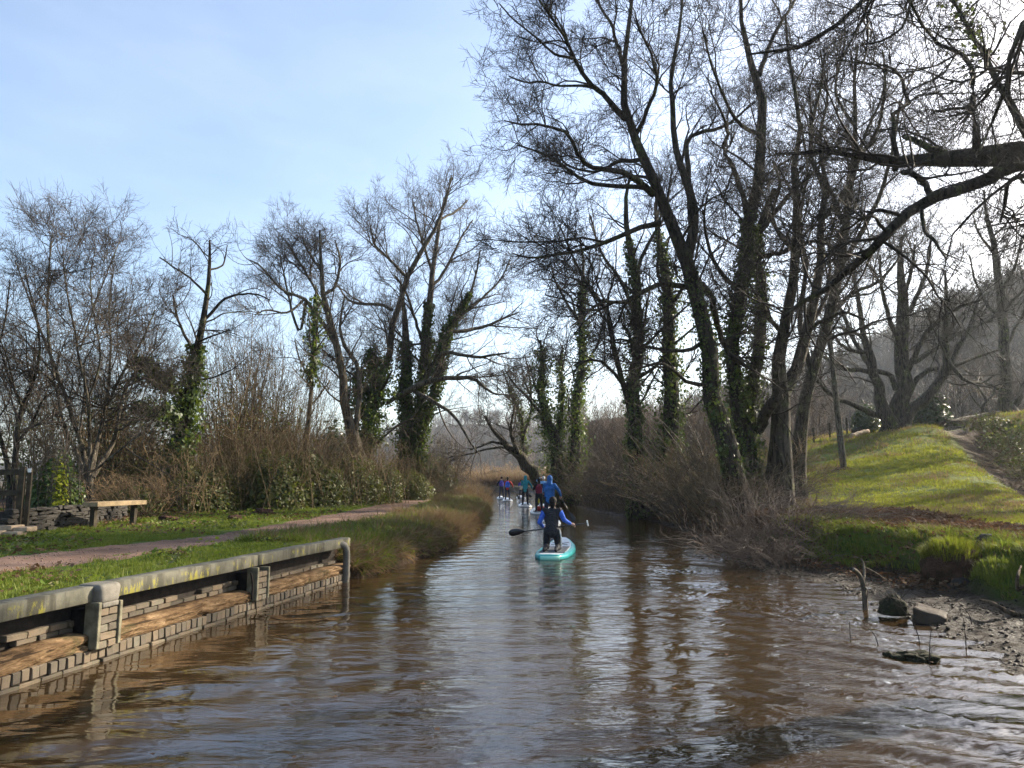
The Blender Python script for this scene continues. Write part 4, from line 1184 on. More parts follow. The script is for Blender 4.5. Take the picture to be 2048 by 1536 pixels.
# scrub on the right bank
SCR = [
    shrub('scrub_bush', 'brown scrub overhanging the dark water, opposite the blue hooded paddler', 'bush', bank(32.0, .7), 2.6, 1.9, 121, 60, 1.4, (-.7, -.3), 'twig_grey', .014, (2.4, 3.2, 3.6), (.34, .18, .09), .03, .25, rmin=.007),
    shrub('scrub_bush', 'tangled brown scrub left of the leaning alder with long bent stems', 'bush', bank(25.5, .8), 2.9, 2.0, 122, 55, 1.3, (-.9, -.5), 'twig_brown', .015, (2.2, 3.2, 3.6), (.34, .18, .09), .04, .2, rmin=.0065),
]
for src, y, d, rz, sc, lab in (
    (1, 47, .7, 1.1, (1.1, 1.1, .9), 'farthest waterside scrub, below the ivy clad trees at the narrows'),
    (0, 42, .7, 2.3, (1.15, 1.1, 1.0), 'waterside scrub just beyond the ivy pair, low and dark'),
    (1, 37, .7, .4, (1.15, 1.1, 1.05), 'waterside scrub between the two groups of ivy trees'),
    (0, 28.6, .7, 3.6, (1.05, 1, 1.0), 'waterside scrub in front of the ivy covered pair of stems'),
    (0, 22.7, .7, .2, (1, 1, .95), 'dark scrub against the water, left of the leaning alder foot'),
    (1, 20.8, .9, 5.5, (.8, .8, .75), 'scrub wrapped round the foot of the leaning alder'),
    (1, 40, 3.4, 2.0, (1.3, 1.3, 1.5), 'taller scrub set back from the water, beyond the ivy pair'),
    (0, 33, 3.4, 1.0, (1.3, 1.3, 1.3), 'taller scrub set back behind the ivy covered pair'),
    (1, 27.5, 3.2, 3.0, (1.1, 1.1, 1.05), 'scrub set back on the bank left of the twin ivy alder'),
    (0, 24.6, 2.6, 4.0, (.8, .8, .7), 'thin scrub between the leaning alder and the twin ivy alder'),
):
    copy_tree(SCR[src], bank(y, d), rz, sc, lab)
POLES = shrub('scrub_bush', 'long straight stems slanting up to the left out of the waterside scrub', 'bush', bank(29.5, 1.8), 4.6, .5, 123, 26, 1.8, (-2.4, -.4), 'twig_grey', .024, (.9, 1.6, 2.2), (.20, .10, .05), .08, .1, rmin=.006)
copy_tree(POLES, bank(36, 2.2), .3, (.9, .9, .9), 'slanting stems out of the scrub beyond the ivy pair')
copy_tree(POLES, bank(43.5, 2.0), -.2, (1, 1, .9), 'slanting stems near the narrows, behind the far scrub')
RED = shrub('birch_scrub', 'tall reddish twigged scrub seen through the gap right of the ivy clad trees', 'bush', spot(1205, 62), 8.0, 2.4, 124, 60, 2.0, mat='twig_red', stem_r=.03, dens=(1.2, 1.8, 2.2), lens=(.26, .13, .07), up=.15, rmin=.011)
for px, t, rz, sc, lab in ((1245, 66, 1, (1.1, 1, 1.0), 'reddish scrub just left of the ivy covered pair of stems'), (1175, 70, 2, (1, 1, 1.05), 'reddish scrub behind the ivy clad trees at the narrows'),
                           (1310, 60, 3, (1.1, 1.1, .8), 'reddish scrub behind the ivy covered pair of stems'), (1385, 54, 4, (1.1, 1.1, .75), 'reddish scrub left of the leaning alder trunk, far side'),
                           (1450, 60, 5, (1, 1, .75), 'reddish scrub behind the leaning alder trunk'), (1620, 58, .7, (1, 1, .7), 'reddish scrub behind the pale barked alder beyond the field')):
    copy_tree(RED, spot(px, t), rz, sc, lab)
TAN = shrub('twig_tangle', 'reddish tangle of fallen twigs trailing in the water at the foot of the grassy bank', 'bush', bank(15.2, .55), 1.25, 1.25, 125, 70, .9, (-.35, -.35), 'twig_red', .008, (3.2, 4.2, 4.6), (.42, .24, .13), .0, .45, rmin=.0042)
copy_tree(TAN, bank(16.8, .5), 1.0, (1.05, 1.05, 1.1), 'reddish twig tangle just right of the leaning alder foot')
copy_tree(TAN, bank(15.9, 1.8), 2.2, (1.05, 1.05, .95), 'reddish twig tangle higher on the bank, below the pale barked alder')
copy_tree(TAN, bank(18.6, 1.2), 3.0, (1.0, 1.0, 1.15), 'twig tangle between leaning alder and pale barked alder')
copy_tree(TAN, bank(14.0, .7), 4.1, (.75, .75, .6), 'small low twig tangle on the mud beside the forked stick')
# ditch brambles and bushes by the oak
DT = shrub('ditch_bush', 'brown bramble clump in the ditch, nearest to the water', 'bush', (0, 0, 0), 1.5, 1.3, 126, 60, .9, mat='twig_brown', stem_r=.012, dens=(2.4, 3.2, 3.6), lens=(.40, .22, .12), up=.03, arch=.25, rmin=.008, leaf='bramble_leaf', nleaf=700, lsize=.11)
_dp = [(17.9, 22.5), (19.6, 26), (21.2, 29.4), (22.8, 32.6), (24.6, 36.2), (26.6, 40.3), (28.6, 44.5)]
_dl = ['brown bramble clump in the ditch, nearest to the water', 'second bramble clump up the ditch, low and wide', 'middle bramble clump of the ditch, darker green', 'bramble clump in the ditch beyond the middle one', 'brown clump in the ditch halfway to the oak', 'small clump high in the ditch near the log', 'last clump at the top of the ditch beside the oak']
for i, (x, y) in enumerate(_dp):
    loc = (x + .9, y, hz(x + 1.2, y) + .05)
    if i == 0: DT.location = Vector(loc)
    else: copy_tree(DT, loc, i * 1.3, (1.25, 1.25, .95 + .1 * (i % 2)), _dl[i])
HB = bramble('holly_bush', 'glossy evergreen bush shining in the sun at the foot of the oak, right side', 'bush', spot(1872, 50.5), 3.6, 2.6, 2.9, 131, 3000, 14, 'holly_leaf', 'twig_grey', .19)
copy_tree(HB, spot(1738, 51.5), 1.5, (.8, .9, .85), 'dark evergreen bush at the foot of the oak, left side')
# shrubs closing the view beyond the bend
FS = shrub('willow_scrub', 'pale grey willow scrub beyond the far bend of the canal', 'bush', spot(985, 118), 3.6, 3.6, 132, 60, 3.5, mat='twig_straw', stem_r=.035, dens=(1.0, 1.6, 2.0), lens=(.26, .13, .07), up=.12, rmin=.022)
for px, t, rz, sc in ((930, 112, 1, 1), (1030, 110, 2, .9), (890, 120, 3, 1.0), (960, 135, 4, 1.1), (1060, 125, 5, 1.1), (905, 145, 1.7, 1.1), (1010, 150, 2.7, 1.1), (1090, 115, 3.7, .9), (850, 130, 5.2, 1.2)):
    copy_tree(FS, spot(px, t), rz, sc); 
for o in list(COL.objects):
    if o.name.startswith('willow_scrub'): o['group'] = 'scrub beyond the bend'; o['label'] = 'pale brown willow scrub beyond the far bend of the canal'
for o in list(COL.objects):
    if o.name.startswith('bramble_bush'): o['group'] = 'brambles along the towpath'
    if o.name.startswith('scrub_bush'): o['group'] = 'scrub along the dark bank'
    if o.name.startswith('birch_scrub'): o['group'] = 'reddish scrub beyond the right bank'
    if o.name.startswith('ditch_bush'): o['group'] = 'bramble clumps in the ditch'
    if o.name.startswith('twig_tangle'): o['group'] = 'twig tangles at the water edge'
    if o.name.startswith('hazel_thicket'): o['group'] = 'hazel thickets on the left'


M['path_grit'] = flat_mat('path_grit', (.20, .14, .105), .85, .2, .5, 20, .4)
M['mud_clod'] = flat_mat('mud_clod', (.024, .017, .012), .62, .2, .4, 20, .4)
# ------------------------------------------------------------------ ground cover (nobody could count it)
def scatter(name, label, protos, pts, rot, scl, idx):
    """one object: copies of small tufts set out over the ground"""
    n = len(pts)
    me = bpy.data.meshes.new(name); me.vertices.add(n)
    me.vertices.foreach_set('co', np.asarray(pts, np.float32).ravel())
    for nm, ty, arr, key in (('rot', 'FLOAT_VECTOR', rot, 'vector'), ('scl', 'FLOAT_VECTOR', scl, 'vector'), ('idx', 'INT', idx, 'value')):
        a = me.attributes.new(nm, ty, 'POINT')
        a.data.foreach_set(key, np.asarray(arr, np.int32 if ty == 'INT' else np.float32).ravel())
    o = link(name, me); tag(o, label, None, None, 'stuff')
    ng = bpy.data.node_groups.new(name + '_nodes', 'GeometryNodeTree')
    ng.interface.new_socket('Geometry', in_out='INPUT', socket_type='NodeSocketGeometry')
    ng.interface.new_socket('Geometry', in_out='OUTPUT', socket_type='NodeSocketGeometry')
    gi, go = ng.nodes.new('NodeGroupInput'), ng.nodes.new('NodeGroupOutput')
    iop = ng.nodes.new('GeometryNodeInstanceOnPoints'); iop.inputs['Pick Instance'].default_value = True
    jn = ng.nodes.new('GeometryNodeJoinGeometry')
    for pm in protos[::-1]:
        po = bpy.data.objects.new(pm.name, pm)
        oi = ng.nodes.new('GeometryNodeObjectInfo'); oi.inputs['Object'].default_value = po; oi.inputs['As Instance'].default_value = True
        ng.links.new(oi.outputs['Geometry'], jn.inputs['Geometry'])
    ng.links.new(gi.outputs[0], iop.inputs['Points']); ng.links.new(jn.outputs[0], iop.inputs['Instance'])
    for nm, ty, sock in (('rot', 'FLOAT_VECTOR', 'Rotation'), ('scl', 'FLOAT_VECTOR', 'Scale'), ('idx', 'INT', 'Instance Index')):
        na = ng.nodes.new('GeometryNodeInputNamedAttribute'); na.data_type = ty; na.inputs['Name'].default_value = nm
        src = [s for s in na.outputs if s.name == 'Attribute' and s.enabled][0] if any(s.name == 'Attribute' and s.enabled for s in na.outputs) else na.outputs[0]
        ng.links.new(src, iop.inputs[sock])
    ng.links.new(iop.outputs[0], go.inputs[0])
    md = o.modifiers.new('scatter', 'NODES'); md.node_group = ng
    return o


def tuft(name, mat_, n, h, spread, w, seed, bend=.6):
    rng = np.random.default_rng(seed)
    a = rng.random(n) * 2 * math.pi; r = rng.random(n) ** .7 * spread
    b = np.stack([np.cos(a) * r, np.sin(a) * r, np.zeros(n) - .01], 1)
    d = np.stack([np.cos(a + rng.normal(0, .8, n)), np.sin(a + rng.normal(0, .8, n)), np.zeros(n)], 1)
    hh = h * (.45 + .75 * rng.random(n)); bd = bend * rng.random(n) * hh
    sd = np.stack([-d[:, 1], d[:, 0], np.zeros(n)], 1) * (w * (.6 + .7 * rng.random(n)))[:, None]
    p0, p1 = b, b + d * (bd * .3)[:, None] + np.array([0, 0, 1.0]) * (hh * .6)[:, None]
    p2 = b + d * bd[:, None] + np.array([0, 0, 1.0]) * hh[:, None]
    v = np.stack([p0 - sd, p0 + sd, p1 + sd * .8, p1 - sd * .8, p2], 1)
    k = np.arange(n)[:, None] * 5
    g = Geo().add(v.reshape(-1, 3), np.concatenate([k, k + 1, k + 2, k + 3], 1), np.concatenate([k + 3, k + 2, k + 4], 1))
    return g.mesh(name, M[mat_], smooth=False)


def place(x, y, rng, smin, smax, tilt=.15, sink=0.0, zs=(1, 1)):
    n = len(x)
    z = height(x, y) - sink
    pts = np.stack([x, y, z], 1)
    rot = np.stack([rng.normal(0, tilt, n), rng.normal(0, tilt, n), rng.random(n) * 2 * math.pi], 1)
    s = smin + (smax - smin) * rng.random(n)
    scl = np.stack([s, s, s * (zs[0] + (zs[1] - zs[0]) * rng.random(n))], 1)
    return pts, rot, scl


def on_path(x, y, pad=0.0):
    a, b = path_x(y)
    return (x > a - pad) & (x < b + pad)


def ground_cover():
    rng = np.random.default_rng(77)
    G = [tuft('grass_tuft', 'grass', 16, .048, .06, .0035, 1), tuft('grass_tuft', 'grass', 14, .038, .08, .004, 2, .9), tuft('grass_tuft', 'grass', 20, .062, .05, .003, 3, .7)]
    # --- left verge
    X, Y = [], []
    for y0, y1, dmax, dens in ((4.5, 9, 8, 260), (9, 14, 11, 190), (14, 22, 13, 100), (22, 34, 12, 50), (34, 60, 9, 20)):
        n = int((y1 - y0) * dmax * dens)
        y = rng.uniform(y0, y1, n); d = .36 + (dmax - .36) * rng.random(n); x = XL(y) - d
        vis = (x / y > -.80)
        keep = vis & ~on_path(x, y, -.10) & (rng.random(n) < np.where(on_path(x, y, .18), .35, 1))
        patch = fnoise(x * 1.1, y * 1.1, 201)
        keep &= rng.random(n) < np.clip((patch - .30) / .18, .10, 1)
        keep &= (d > .6) | (y < W1[1] + .2)
        X.append(x[keep]); Y.append(y[keep])
    x, y = np.concatenate(X), np.concatenate(Y)
    pts, rot, scl = place(x, y, rng, .7, 1.35, zs=(.6, 1.3))
    big = np.interp(y, [5, 14, 30, 60], [1, 1.05, 1.6, 2.4])[:, None]
    edge = np.where(np.abs(XL(y) - x) < .5, 1.6, 1.0)[:, None]
    scatter('grass', 'short green grass on the verges beside the towpath', G, pts, rot, scl * big * edge, rng.integers(0, 3, len(x)))
    # --- right bank and field
    F = [tuft('field_tuft', 'field_grass', 16, .06, .09, .005, 4, .8), tuft('field_tuft', 'field_grass', 14, .05, .11, .005, 5, .9), tuft('field_tuft', 'grass', 18, .085, .07, .004, 6, .8), tuft('field_tuft', 'dry_grass', 14, .07, .10, .005, 15, 1.1)]
    X, Y = [], []
    for y0, y1, d0, d1, dens in ((6, 12, 1.6, 6, 420), (12, 17, 1.4, 9, 300), (17, 26, 2.5, 17, 70), (26, 40, 4, 26, 30), (40, 60, 5, 40, 12)):
        n = int((y1 - y0) * (d1 - d0) * dens)
        y = rng.uniform(y0, y1, n); d = rng.uniform(d0, d1, n); x = XR(y) + d
        dd = ditch_d(x, y)
        lit = (d > 2.4) & (d < 5.2 + 1.4 * (fnoise(x * .6, y * .6, 61) - .5)) & (y < 20)
        patch = fnoise(x * .7, y * .7, 203)
        keep = (x / y < .80) & (np.abs(dd - 1.6) > 1.7) & (rng.random(n) < np.where(lit, .10, np.clip((patch - .28) / .2, .15, 1)))
        X.append(x[keep]); Y.append(y[keep])
    x, y = np.concatenate(X), np.concatenate(Y)
    pts, rot, scl = place(x, y, rng, .7, 1.4, zs=(.6, 1.2))
    d = x - XR(y)
    lip = np.where((d < 3.0) & (y < 17), 1.05, 1.0)[:, None]
    big = np.interp(y, [8, 16, 26, 40, 60], [1, 1.1, 1.7, 2.6, 3.6])[:, None]
    idx = np.where(d < 3.4, 2, rng.integers(0, 2, len(x)))
    dryp = np.clip((fnoise(x * .5, y * .5, 261) - .45) / .2, 0, 1) * .55 + .04
    idx = np.where(rng.random(len(x)) < dryp, 3, idx)
    scatter('field_grass', 'sunlit yellow green grass of the sloping field and its bank', F, pts, rot, scl * big * lip, idx)
    # --- long dry grass and reeds on the natural left bank
    D = [tuft('reed_tuft', 'dry_grass', 22, .50, .16, .0045, 7, 1.3), tuft('reed_tuft', 'dry_grass', 16, .85, .12, .004, 8, .8), tuft('reed_tuft', 'grass', 26, .26, .16, .005, 9, 1.2), tuft('reed_tuft', 'bramble_leaf', 22, .38, .2, .008, 13, 1.4), tuft('reed_tuft', 'dead_leaf', 18, .5, .2, .006, 14, 1.5)]
    X, Y, D_ = [], [], []
    for y0, y1, dmax, n in ((12.5, 20, 1.3, 2400), (20, 32, 2.0, 4200), (32, 50, 2.4, 3600), (50, 75, 2.8, 3000), (75, 96, 4.0, 2500)):
        y = rng.uniform(y0, y1, n); d = .05 + dmax * rng.random(n) ** 1.1
        x = XL(y) - d
        keep = ~on_path(x, y, .35) & (rng.random(n) < np.clip((fnoise(x * .9, y * .5, 205) - .36) / .16 + np.clip((y - 19) / 10, 0, .25), .06, 1))
        X.append(x[keep]); Y.append(y[keep]); D_.append(d[keep])
    x, y, d = np.concatenate(X), np.concatenate(Y), np.concatenate(D_)
    pts, rot, scl = place(x, y, rng, .30, 1.15, .42)
    hn = fnoise(x * 1.5, y * .9, 231); scl[:, 2] *= .25 + 2.2 * np.clip(hn - .2, 0, 1) ** 1.3
    near = np.interp(y, [12, 16, 22, 40, 75], [.34, .42, .62, .78, 1.2])[:, None]
    idx = np.where(rng.random(len(x)) < np.interp(y, [12, 17, 22, 40], [.8, .45, .15, .08]), 2, rng.integers(0, 2, len(x)))
    pn = fnoise(x * 1.1 + 30, y * .8, 237) + rng.normal(0, .07, len(x))
    idx = np.where(pn < .40, 3, np.where(pn < .48, 2, np.where(pn < .56, 0, np.where(pn < .62, 4, 1))))
    idx = np.where((y < 17) & (rng.random(len(x)) < .7), 2, idx)
    hang = (d < .5) & (rng.random(len(d)) < .75)
    rot[:, 1] = np.where(hang, rng.uniform(.7, 1.7, len(d)), rot[:, 1]); rot[:, 2] = np.where(hang, rng.normal(0, .35, len(d)), rot[:, 2])
    lean = 1.4 * (fnoise(x * .8, y * .8, 233) - .5); rot[:, 0] += np.where(hang, 0, lean)

    scatter('dry_reeds', 'brown reeds and dead grass hanging over the left bank', D, pts, rot, scl * near, idx)
    # rough green turf over the shoulder of the natural bank, drooping at its edge
    U = [tuft('turf_tuft', 'grass', 24, .13, .10, .0045, 21, 1.1), tuft('turf_tuft', 'dry_grass', 20, .15, .10, .004, 22, 1.4), tuft('turf_tuft', 'bramble_leaf', 12, .12, .12, .010, 23, 1.2)]
    n = 5200
    y = 12.7 + 20 * rng.random(n) ** 1.5; d = .06 + 2.1 * rng.random(n) ** 1.2; x = XL(y) - d
    keep = ~on_path(x, y, .1)
    x, y, d = x[keep], y[keep], d[keep]
    pts, rot, scl = place(x, y, rng, .6, 1.5, .3)
    edge = d < .5
    rot[:, 1] = np.where(edge, rng.uniform(.5, 2.0, len(d)), rot[:, 1]); rot[:, 2] = np.where(edge, rng.normal(0, .5, len(d)), rot[:, 2])
    pr = np.clip(.15 + (y - 13) / 30, .15, .6)
    idx = np.where(rng.random(len(x)) < pr, 1, np.where(rng.random(len(x)) < .2, 2, 0))
    idx = np.where(edge & (rng.random(len(x)) < .55), 1, idx)
    scatter('bank_turf', 'rough grass drooping over the earthy edge of the left bank', U, pts, rot, scl, idx)
    # far reed bed at the bend
    n = 9000
    x, y = rng.uniform(-34, 6, n), rng.uniform(97, 116, n)
    pts, rot, scl = place(x, y, rng, 1.6, 3.0, .12)
    scatter('reed_bed', 'rusty brown reed bed beyond the far bend', [D[1], D[4]], pts, rot, scl * np.array([1.6, 1.6, 1.0]), rng.integers(0, 2, n))
    # shaggy grass that hangs over the lip of the right bank, and rough tufts by the ditch
    H = [tuft('bank_tuft', 'grass', 26, .13, .08, .004, 10, 1.3), tuft('bank_tuft', 'field_grass', 22, .12, .07, .004, 11, 1.4), tuft('bank_tuft', 'dry_grass', 20, .14, .08, .0035, 12, 1.6)]
    n = 5200
    y = rng.uniform(6.5, 17.5, n); d = rng.uniform(1.25, 2.9, n); x = XR(y) + d
    keep = (rng.random(n) < np.clip((fnoise(x * 1.2, y * 1.2, 207) - .33) / .15, .05, 1))
    x, y = x[keep], y[keep]
    pts, rot, scl = place(x, y, rng, .6, 1.15, .25)
    zz = pts[:, 2]; kk = zz > .60
    scatter('bank_grass', 'shaggy grass hanging over the steep bank above the mud', H, pts[kk], rot[kk], scl[kk], rng.choice(3, kk.sum(), p=[.45, .35, .2]))
    # --- fallen leaves
    rl = np.random.default_rng(9); L = []
    for k in range(2):
        g = Geo(); leaf_quads(g, np.stack([rl.uniform(-.16, .16, 9), rl.uniform(-.16, .16, 9), rl.uniform(.005, .03, 9)], 1), np.tile([0, 0, 1.0], (9, 1)), .055, rl, .45, 0)
        L.append(g.mesh('leaf_scatter', M['dead_leaf'], smooth=False))
    X, Y = [], []
    for n, y0, y1, a, b, side, thr in ((7500, 7, 20, 2.6, 5.2, 1, .36), (900, 6.5, 18, .7, 2.4, 1, .45), (1100, 4.5, 24, .5, 9, -1, .55), (3200, 15, 30, .3, 4, 1, .25), (2500, 18, 34, 8.5, 12.5, -1, .35)):
        y = rng.uniform(y0, y1, n); d = rng.uniform(a, b, n)
        x = XR(y) + d if side > 0 else XL(y) - d
        keep = (fnoise(x * .8, y * .8, 211 + side) > thr) & ~on_path(x, y, -.05)
        X.append(x[keep]); Y.append(y[keep])
    x, y = np.concatenate(X), np.concatenate(Y)
    pts, rot, scl = place(x, y, rng, .7, 1.5, .2)
    pts[:, 2] += .008
    scatter('fallen_leaves', 'brown fallen leaves littering the banks and the muddy shore', L, pts, rot, scl, rng.integers(0, 2, len(x)))
    # --- clods, twigs and silt on the mud
    C = []
    for k in range(3):
        bm = bmesh.new(); bmesh.ops.create_icosphere(bm, subdivisions=1, radius=1)
        for v in bm.verts: v.co = Vector((v.co.x * .034, v.co.y * .028, v.co.z * .018)) * (1 + .6 * mnoise(v.co * 2 + Vector((k * 7, 1, 2))))
        me = bpy.data.meshes.new('mud_clod'); bm.to_mesh(me); bm.free(); me.materials.append(M['mud_clod']); me.polygons.foreach_set('use_smooth', np.ones(len(me.polygons), bool)); C.append(me)
    g = Geo(); m = 5
    st_ = np.stack([rl.uniform(-.06, .06, m), rl.uniform(-.06, .06, m), rl.uniform(.01, .03, m)], 1)
    ang = rl.uniform(0, 6.28, m); ln = rl.uniform(.05, .14, m)
    P = np.stack([st_, st_ + np.stack([np.cos(ang) * ln, np.sin(ang) * ln, rl.uniform(-.01, .03, m)], 1)], 1)
    g.tubes(P, np.full((m, 2), .0028), 3); C.append(g.mesh('mud_twig', M['twig_dark'], smooth=False))
    n = 4200
    y = rng.uniform(5.5, 18, n); d = rng.uniform(-.15, 1.9, n); x = XR(y) + d
    keep = fnoise(x * 1.6, y * 1.6, 241) > .38
    x, y = x[keep], y[keep]
    pts, rot, scl = place(x, y, rng, .22, .95, .3)
    kk = (pts[:, 2] < .34) & (pts[:, 2] > -.02)
    scatter('mud_debris', 'clods, silt and bits of twig strewn over the muddy shore', C, pts[kk], rot[kk], scl[kk], rng.choice(4, kk.sum(), p=[.20, .20, .20, .40]))
    # --- grit and small stones on the towpath
    PG = []
    for k in range(2):
        me = C[k].copy(); me.materials.clear(); me.materials.append(M['path_grit']); PG.append(me)
    n = 3000; y = 4.5 + 26 * rng.random(n) ** 1.4; a_, b_ = path_x(y); x = a_ + (b_ - a_) * (.5 + .5 * np.sign(rng.random(n) - .5) * rng.random(n) ** .6)
    pts, rot, scl = place(x, y, rng, .10, .5, .3); pts[:, 2] += .012
    scatter('path_grit', 'grit and small stones on the towpath', PG, pts, rot, scl, rng.integers(0, 2, n))
    # --- a few leaves afloat
    g = Geo(); leaf_quads(g, np.zeros((1, 3)), np.array([[0, 0, 1.0]]), .05, rl, .08, 0); FL = [g.mesh('floating_leaf', M['dead_leaf'], smooth=False)]
    n = 90; y = rng.uniform(4.6, 19, n); x = rng.uniform(XL(y) + .3, XR(y) - .2)
    m_ = fnoise(x * .5, y * .5, 251) > .42
    pts = np.stack([x, y, np.full(n, .022)], 1)[m_]; k = len(pts)
    scatter('floating_leaves', 'scattered dead leaves floating on the brown water', FL, pts, np.stack([rng.normal(0, .06, k), rng.normal(0, .06, k), rng.random(k) * 6.28], 1), np.repeat(rng.uniform(.5, 1.3, k)[:, None], 3, 1), np.zeros(k, int))
    # --- low weeds in the left verge: broad leaves that catch the sun
    W = []
    for k in range(2):
        g = Geo(); m = 14; leaf_quads(g, np.stack([rl.uniform(-.11, .11, m), rl.uniform(-.11, .11, m), rl.uniform(.02, .09, m)], 1), np.tile([0, 0, 1.0], (m, 1)), .05, rl, .5, 0)
        W.append(g.mesh('weed_clump', M['bramble_leaf' if k else 'grass'], smooth=False))
    n = 2200
    y = rng.uniform(5, 34, n) ** 1.0; d = rng.uniform(.4, 11, n); x = XL(y) - d
    keep = ~on_path(x, y, .05) & (fnoise(x * 1.3, y * 1.3, 215) > .52) & ((y < W1[1]) | (d > .8))
    x, y = x[keep], y[keep]
    pts, rot, scl = place(x, y, rng, .7, 1.6, .2)
    scatter('verge_weeds', 'low broad leaved weeds growing in the towpath verge', W, pts, rot, scl, rng.integers(0, 2, len(x)))
    # --- the bare woods on the far hillsides
    T = []
    for k in range(3):
        r3 = np.random.default_rng(300 + k)
        hgt = 9.0; u = np.linspace(0, 1, 6)
        P = np.zeros((1, 6, 3)); P[0, :, 2] = u * hgt * .8; P[0, :, 0] = .3 * np.sin(u * 3 + k); R = np.array([.16 * (1 - .8 * u)])
        g = Geo().tubes(P, R, 4)
        p, r = grow(P, R, 3.0, 3.2, .6, 5, r3, up=.25, wig=.15, s0=.25, rmin=.05); g.tubes(p, r, 3)
        p, r = grow(p, r, 1.7, 1.5, .6, 3, r3, up=.2, wig=.2, s0=.2, rmin=.035); g.tubes(p, r, 3)
        T.append(g.mesh('far_tree', M['twig_grey' if k != 1 else 'twig_red'], smooth=False))
    n = 5200
    th = np.concatenate([rng.uniform(.02, .80, 4200), rng.uniform(-.45, .1, 1000)])
    rr = np.concatenate([92 + 250 * rng.random(4200) ** 1.1, rng.uniform(300, 760, 1000)])
    zz = hill_h(th, rr) - .3
    x, y = rr * np.sin(th), rr * np.cos(th)
    keep = (rr > np.interp(th, [0, .3, .55], [240, 125, 92])) | (th < .02)
    pts = np.stack([x, y, zz], 1)[keep]; m = len(pts)
    s = rng.uniform(.7, 1.35, m) * np.where(rr[keep] > 380, 1.5, 1)
    scatter('hillside_woodland', 'bare brown woodland covering the hazy hillsides', T, pts, np.stack([np.zeros(m), np.zeros(m), rng.random(m) * 6.28], 1), np.stack([s * 1.15, s * 1.15, s], 1), rng.integers(0, 3, m))


ground_cover()

# ------------------------------------------------------------------ canal side wall, rail, bench, gate, pole, stones
def m_concrete(nt, out):
    f = noise_fac(nt, 3.0, 6, .65)
    c = ramp(nt, f, [(.3, (.085, .08, .066)), (.55, (.16, .147, .122)), (.75, (.24, .22, .19))])
    st = noise_fac(nt, 1.0, 4, .6, stretch=(5, 5, .8))
    c = mixc(nt, maprange(nt, st, .52, .72, 0, .75), c, (.075, .068, .05))
    principled(nt, out, c, .85, .25, noise_fac(nt, 40, 5, .7), .5, .01)


def m_rail(nt, out):
    f = noise_fac(nt, 4.0, 6, .65)
    c = ramp(nt, f, [(.3, (.070, .066, .048)), (.55, (.125, .118, .088)), (.75, (.19, .18, .14))])
    st = noise_fac(nt, 1.0, 4, .6, stretch=(7, 7, .9))
    c = mixc(nt, maprange(nt, st, .46, .62, 0, .8), c, (.045, .042, .030))
    tc = nt.nodes.new('ShaderNodeTexCoord'); sp = nt.nodes.new('ShaderNodeSeparateXYZ'); nt.links.new(tc.outputs['Object'], sp.inputs['Vector'])
    face = maprange(nt, sp.outputs['Z'], .69, .64)
    li = math_(nt, 'ADD', math_(nt, 'MULTIPLY', noise_fac(nt, 1.3, 3, .5), .42), math_(nt, 'MULTIPLY', noise_fac(nt, 13, 6, .8, stretch=(1, 1, .30)), .62))
    c = mixc(nt, math_(nt, 'MULTIPLY', maprange(nt, li, .545, .60, 0, .8), face), c, (.25, .225, .035))
    principled(nt, out, c, .85, .25, noise_fac(nt, 45, 5, .7), .5, .008)


def m_brick(nt, out):
    geo = nt.nodes.new('ShaderNodeObjectInfo')
    f = math_(nt, 'ADD', math_(nt, 'MULTIPLY', geo.outputs['Random'], .55), math_(nt, 'MULTIPLY', noise_fac(nt, 9, 5, .6, coord='Object'), .45))
    c = ramp(nt, f, [(.15, (.05, .04, .03)), (.4, (.10, .082, .06)), (.62, (.155, .115, .075)), (.85, (.14, .13, .10))])
    c = mixc(nt, maprange(nt, noise_fac(nt, 14, 4, .6), .55, .72, 0, .55), c, (.055, .06, .025))
    principled(nt, out, c, .8, .3, noise_fac(nt, 60, 5, .7), .6, .006)


def m_timber(nt, out):
    f = noise_fac(nt, 6, 6, .7, stretch=(.5, .5, 3))
    c = ramp(nt, f, [(.30, (.06, .036, .020)), (.48, (.21, .130, .066)), (.68, (.42, .285, .16))])
    c = mixc(nt, maprange(nt, noise_fac(nt, 18, 5, .7), .56, .68, 0, .7), c, (.07, .04, .022))
    split = maprange(nt, noise_fac(nt, 1.6, 5, .7, stretch=(1.0, 3, 22)), .54, .60, 0, .85)
    c = mixc(nt, split, c, (.035, .022, .013))
    c = mixc(nt, maprange(nt, noise_fac(nt, 2.3, 5, .7), .56, .66, 0, .6), c, (.075, .07, .03))
    principled(nt, out, c, .9, .12, noise_fac(nt, 14, 6, .8, stretch=(.5, .6, 2.4)), 1.0, .05)


M['concrete'] = mat('weathered_concrete', m_concrete)
M['rail'] = mat('lichened_concrete', m_rail)
M['old_concrete'] = flat_mat('old_plank', (.17, .155, .105), .85, .2, .45, 9, .4)
M['brick'] = mat('old_brick', m_brick)
M['timber'] = mat('eroded_timber', m_timber)
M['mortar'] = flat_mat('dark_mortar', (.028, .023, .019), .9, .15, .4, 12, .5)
M['old_wood'] = flat_mat('old_wood', (.050, .040, .027), .85, .15, .4, 7, .4)
M['pale_wood'] = flat_mat('pale_wood', (.24, .175, .10), .8, .2, .3, 6, .3)
M['stone'] = flat_mat('wall_stone', (.032, .028, .023), .85, .25, .45, 6, .6, .02)
M['sand_stone'] = flat_mat('step_stone', (.30, .225, .15), .85, .25, .4, 5, .6, .02)
M['wet_stone'] = flat_mat('wet_stone', (.050, .037, .027), .75, .15, .4, 6, .5, .015)
M['dark_moss'] = flat_mat('dark_moss', (.022, .022, .010), .9, .2, .5, 12, 1.0, .03)
